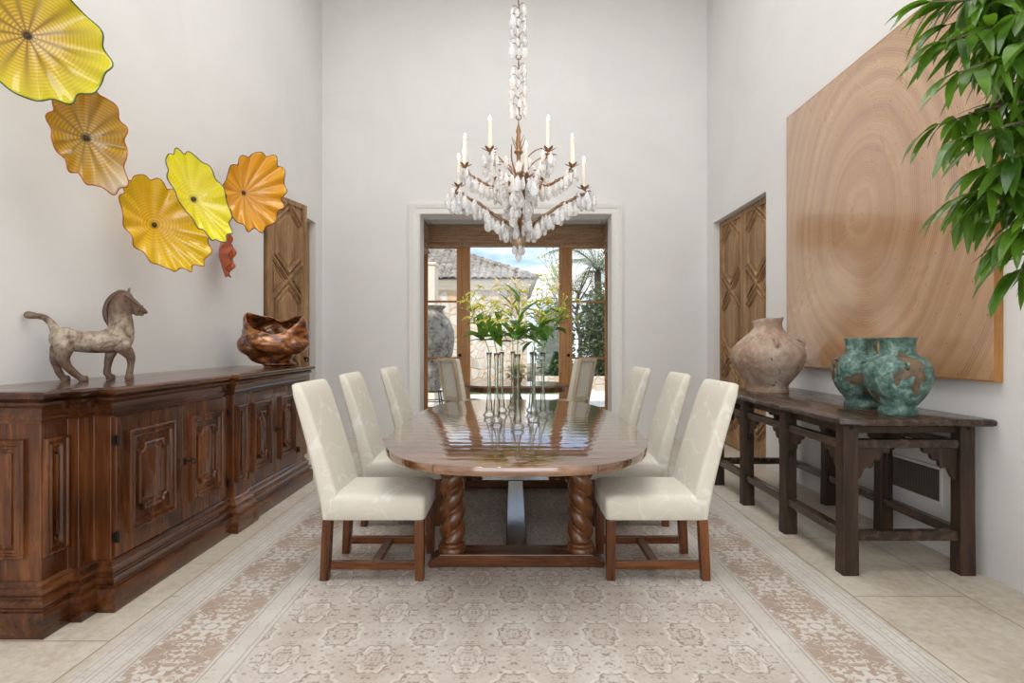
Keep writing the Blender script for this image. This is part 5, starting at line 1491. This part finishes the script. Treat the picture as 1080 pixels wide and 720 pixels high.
# urn on iron stand
ur = thing('garden_urn', 'huge mottled grey stone urn outside left of the bay', 'urn', (-1.76, 12.4, .321))
bm = bmesh.new()
lathe(bm, [(0, 0), (.11, 0), (.14, .03), (.20, .22), (.31, .50), (.42, .82), (.465, 1.10), (.45, 1.32), (.38, 1.52), (.27, 1.66), (.22, 1.72), (.21, 1.77), (.26, 1.82), (.28, 1.85), (.25, 1.86), (.19, 1.80), (.19, 1.72), (.3, 1.6), (.3, 1.0), (0, .4)], 40,
      fn=lambda t, z: 1+.02*noise.noise(Vector((math.cos(t)*2, math.sin(t)*2, z*3))))
m, nt, b_ = new_mat('mottled_stone'); v = nt.coord(); n1 = nt.noise(v, 4, 6, .7, .4); n2 = nt.noise(v, 20, 4, .7)
pset(nt, b_, color=nt.ramp(nt.m('ADD', nt.m('MULTIPLY', n1, .7), nt.m('MULTIPLY', n2, .3)), [(.40, (.08, .075, .065)), (.52, (.30, .28, .24)), (.64, (.50, .48, .43))]), rough=.9, normal=nt.bump(n2, .5, .02))
finish(bm, 'urn_body', m, ur, ang=50)
us = thing('urn_stand', 'black iron stand under the big grey urn', 'plant stand', (-1.76, 12.4, -.01))
bm = bmesh.new(); torus(bm, (0, 0, .33), .20, .014, n=28, m=8); torus(bm, (0, 0, .12), .24, .010, n=28, m=8)
torus(bm, (0, 0, .315), .10, .012, n=20, m=8)
for k in range(4): a = PI/2*k; bar(bm, (.10*math.cos(a), .10*math.sin(a), .32), (.20*math.cos(a), .20*math.sin(a), .33), .02, .014)
finish(bm, 'ring', M_iron, us, ang=180)
for k in range(4):
    a = PI/2*k+PI/4; bm = bmesh.new(); tube(bm, [(.19*math.cos(a), .19*math.sin(a), .335), (.25*math.cos(a), .25*math.sin(a), .01)], .014, 8); lathe(bm, [(.0, 0), (.03, 0), (.025, .012), (0, .014)], 12, (.25*math.cos(a), .25*math.sin(a), 0)); finish(bm, 'leg', M_iron, us, ang=60)
# low stone wall
bm = bmesh.new(); box(bm, .60, 6, 16.4, 16.75, -.01, .40); tag(finish(bm, 'garden_wall', M_stone, smooth=False), 'low rubble stone wall in front of the hedge outside', 'wall')
# foliage
ML1 = mat_leaf('hedge_leaf', (.02, .055, .015), (.10, .19, .05), .45, 2.5, .25)
ML2 = mat_leaf('spring_leaf', (.24, .36, .05), (.55, .62, .12), .5, 2, .4)
ML3 = mat_leaf('ivy_leaf', (.035, .07, .03), (.16, .20, .10), .5, 1.6, .25)
ML4 = mat_leaf('palm_leaf', (.10, .15, .08), (.28, .33, .20), .5, 3, .25)
def leafcloud(bm, c, r, n_, L, w, rn, hollow=.5, box_=False):
    for _ in range(n_):
        if box_: p = Vector((rn.uniform(-1, 1)*r[0], rn.uniform(-1, 1)*r[1], rn.uniform(-1, 1)*r[2]))
        else:
            d = Vector((rn.gauss(0, 1), rn.gauss(0, 1), rn.gauss(0, 1))).normalized()*rn.uniform(hollow, 1)
            p = Vector((d.x*r[0], d.y*r[1], d.z*r[2]))
        p = p+Vector(c)
        d = Vector((rn.uniform(-1, 1), rn.uniform(-1, .6), rn.uniform(-.8, .6))).normalized(); s = d.cross(Vector((rn.uniform(-1, 1), rn.uniform(-1, 1), rn.uniform(-1, 1)))).normalized()
        l_, ww = L*rn.uniform(.6, 1.3), w*rn.uniform(.6, 1.3)
        q = [bm.verts.new(x_) for x_ in (p, p+d*l_*.5+s*ww*.5, p+d*l_, p+d*l_*.5-s*ww*.5)]
        bm.faces.new(q)
gr = random.Random(9)
def shrub(name, label, cat, c, r, n_, L, w, mat, ww=.03, gp=None):
    t = thing(name, label, cat, (c[0], c[1], -.02), 0, gp)
    bm = bmesh.new()
    for k in range(7):
        a = gr.uniform(0, 2*PI); tp = Vector((math.cos(a)*r[0]*.7, math.sin(a)*r[1]*.6, c[2]+gr.uniform(-.3, .7)*r[2]))
        tube(bm, smooth_path([(gr.uniform(-.1, .1), 0, 0), tp*.45+Vector((gr.uniform(-.1, .1), 0, .1)), tp], 4), interp([ww, ww*.6, ww*.25], 4), 6)
    finish(bm, 'branches', M_bark, t, ang=180)
    bm = bmesh.new(); leafcloud(bm, (0, 0, c[2]), r, n_, L, w, gr, .35); finish(bm, 'foliage', mat, t, smooth=False, recalc=False)
    return t
shrub('hedge_bush', 'dark leafy bush straight behind the low stone wall, left one', 'bush', (1.28, 17.6, 1.35), (.62, .50, 1.35), 5200, .13, .07, ML1, gp='bushes behind the low wall')
shrub('hedge_bush', 'tall ivy covered bush outside, seen in the right door panes', 'bush', (2.74, 17.6, 1.62), (.80, .55, 1.7), 6500, .12, .07, ML3, .05, 'bushes behind the low wall')
shrub('hedge_bush', 'dark bush at the far right outside the bay', 'bush', (4.6, 17.6, 1.9), (.90, .6, 1.9), 4500, .13, .07, ML1, .05, 'bushes behind the low wall')
shrub('conifer', 'dense grey green tree behind the ivy covered bush', 'tree', (4.2, 21.2, 2.1), (1.4, .8, 2.2), 7000, .15, .06, ML3, .08)
def tree(label, base, top, spread, nb, nl, mat, L, w, seed, r0=.09, name='garden_tree'):
    t = thing(name, label, 'tree', base); rn = random.Random(seed); H = top
    bm = bmesh.new(); bl = bmesh.new()
    trunk = smooth_path([(0, 0, 0), (.1, 0, H*.3), (-.05, .1, H*.55), (.1, 0, H*.8)], 5)
    tube(bm, trunk, interp([r0, r0*.75, r0*.5, r0*.2], 5), 8)
    for k in range(nb):
        p = trunk[int(len(trunk)*(.35+.6*k/nb))]; a = rn.uniform(0, 2*PI)
        e = p+Vector((math.cos(a)*spread*rn.uniform(.5, 1), math.sin(a)*spread*.6*rn.uniform(.4, 1), rn.uniform(.2, 1)*H*.28))
        Q = smooth_path([p, p.lerp(e, .5)+Vector((rn.uniform(-.15, .15), 0, rn.uniform(0, .2))), e], 4); tube(bm, Q, interp([r0*.35, r0*.2, r0*.08], 4), 6)
        for q in range(5):
            s = Q[rn.randrange(3, len(Q))]; f = s+Vector((rn.uniform(-.4, .4), rn.uniform(-.3, .3), rn.uniform(-.1, .5))); tube(bm, [s, f], [r0*.12, r0*.04], 5)
            leafcloud(bl, f, (.22, .2, .2), nl, L, w, rn, .1)
    finish(bm, 'branches', M_bark, t, ang=180); finish(bl, 'foliage', mat, t, smooth=False, recalc=False)
    return t
tree('airy tree with fresh yellow green leaves behind the patio, centre of the bay view', (1.62, 19.8, -.02), 4.6, .62, 26, 13, ML2, .075, .045, 4, .07)
tree('bare branched grey tree behind the stone house corner', (2.6, 23.0, -.02), 4.6, 1.1, 20, 6, ML4, .08, .04, 8, .12)
# palm
pt = thing('palm_tree', 'palm tree with arching fronds seen in the top right door pane', 'palm', (3.9, 26.5, -.02)); bm = bmesh.new(); tube(bm, smooth_path([(0, 0, 0), (.05, 0, 2), (0, 0, 4.7)], 6), .16, 10); finish(bm, 'trunk', M_bark, pt, ang=180)
bm = bmesh.new(); pr_ = random.Random(2)
for k in range(26):
    a = 2*PI*k/26+pr_.uniform(-.1, .1); el = pr_.uniform(.1, 1.3); L = pr_.uniform(2.2, 3.2)
    p = Vector((0, 0, 4.7)); d = Vector((math.cos(a)*math.cos(el), math.sin(a)*math.cos(el), math.sin(el))); pts = []
    for i in range(13):
        pts.append(p.copy()); p = p+d*L/12; d = (d+Vector((0, 0, -.16))).normalized()
    tube(bm, pts, .012, 5)
    for i in range(2, 13):
        dd = (pts[min(12, i+1)]-pts[i-1]).normalized(); sd = dd.cross(Vector((0, 0, 1))).normalized()
        for sg in (-1, 1):
            for o_ in (0, .5):
                q = pts[i].lerp(pts[i-1], o_); leaf(bm, q, sd*sg+dd*.7, .60*math.sin(PI*min(.95, i/13+.1))+.1, .05, .6, 0, .1, 3)
finish(bm, 'fronds', ML4, pt, ang=180, recalc=False)
# low grass strip at the patio edge
bm = bmesh.new()
for k in range(2600):
    p = Vector((gr.uniform(-1.6, 1.9), gr.uniform(15.3, 15.7), -.01)); leaf(bm, p, (gr.uniform(-.4, .4), gr.uniform(-.4, .4), 1), gr.uniform(.08, .18), .014, .5, gr.uniform(-1, 1), .1, 3)
tag(finish(bm, 'grass', mat_leaf('grass_blade', (.10, .24, .03), (.22, .42, .06), .5, 3, .3), smooth=False, recalc=False), 'strip of bright green grass across the patio outside', 'grass', kind='stuff')

# ------------------------------------------------------------------ world, sun, added fill lamps
w = bpy.data.worlds.new('sky'); sc.world = w; w.use_nodes = True
nt = NT(w); nt.n.clear()
out = nt.node('ShaderNodeOutputWorld'); bg = nt.node('ShaderNodeBackground')
tc = nt.node('ShaderNodeTexCoord'); sep = nt.node('ShaderNodeSeparateXYZ', {'Vector': tc.outputs['Generated']})
mp = nt.node('ShaderNodeMapping'); mp.inputs['Scale'].default_value = (1.5, 1.5, 5); nt.l.new(tc.outputs['Generated'], mp.inputs[0])
cl = nt.noise(mp.outputs[0], 2.6, 7, .6, .3)
skyc = nt.ramp(sep.outputs[2], [(0, (.72, .82, .93)), (.12, (.36, .56, .86)), (.5, (.16, .34, .72)), (1, (.10, .24, .6))])
col = nt.mix(nt.rng(cl, .38, .56), skyc, (.97, .97, .97))
nt.l.new(col, bg.inputs[0]); bg.inputs[1].default_value = 1.5
nt.l.new(bg.outputs[0], out.inputs[0])
def sun(e, rot, ang=3, col=(1, .96, .9)):
    l = bpy.data.lights.new('sun', 'SUN'); l.energy = e; l.angle = R(ang); l.color = col
    o = bpy.data.objects.new('sun', l); C.objects.link(o); o.rotation_euler = rot
sun(3.8, (R(38), 0, R(-22)), 2)
def area(name, loc, rot, sx, sy, e, col=(1, 1, 1)):
    l = bpy.data.lights.new(name, 'AREA'); l.shape = 'RECTANGLE'; l.size = sx; l.size_y = sy; l.energy = e; l.color = col
    o = bpy.data.objects.new(name, l); C.objects.link(o); o.location = loc; o.rotation_euler = rot; return o
area('fill_ceiling_shaft', (0, 2.7, ZC+.15), (0, 0, 0), 2.9, 7.6, 225, (.97, .985, 1))  # added fill lamp inside the closed ceiling shaft, no sky above it
area('fill_front_opening', (0, YF-.1, 2.4), (R(90), 0, 0), 4.2, 4.2, 130, (.97, .985, 1))  # added fill lamp in the made-up rear opening, stands in for window daylight

# ------------------------------------------------------------------ camera
cam = bpy.data.cameras.new('camera'); cam.sensor_width = 36; cam.lens = 20.0
cam.shift_x = -2/1080; cam.shift_y = 2/1080; cam.clip_end = 200
co = bpy.data.objects.new('camera', cam); C.objects.link(co); co.location = (0, 0, 1.36); co.rotation_euler = (R(90), 0, 0)
sc.camera = co
vs_ = sc.view_settings; vs_.view_transform = 'Standard'; vs_.look = 'None'; vs_.exposure = 0; vs_.gamma = 1; vs_.use_curve_mapping = False
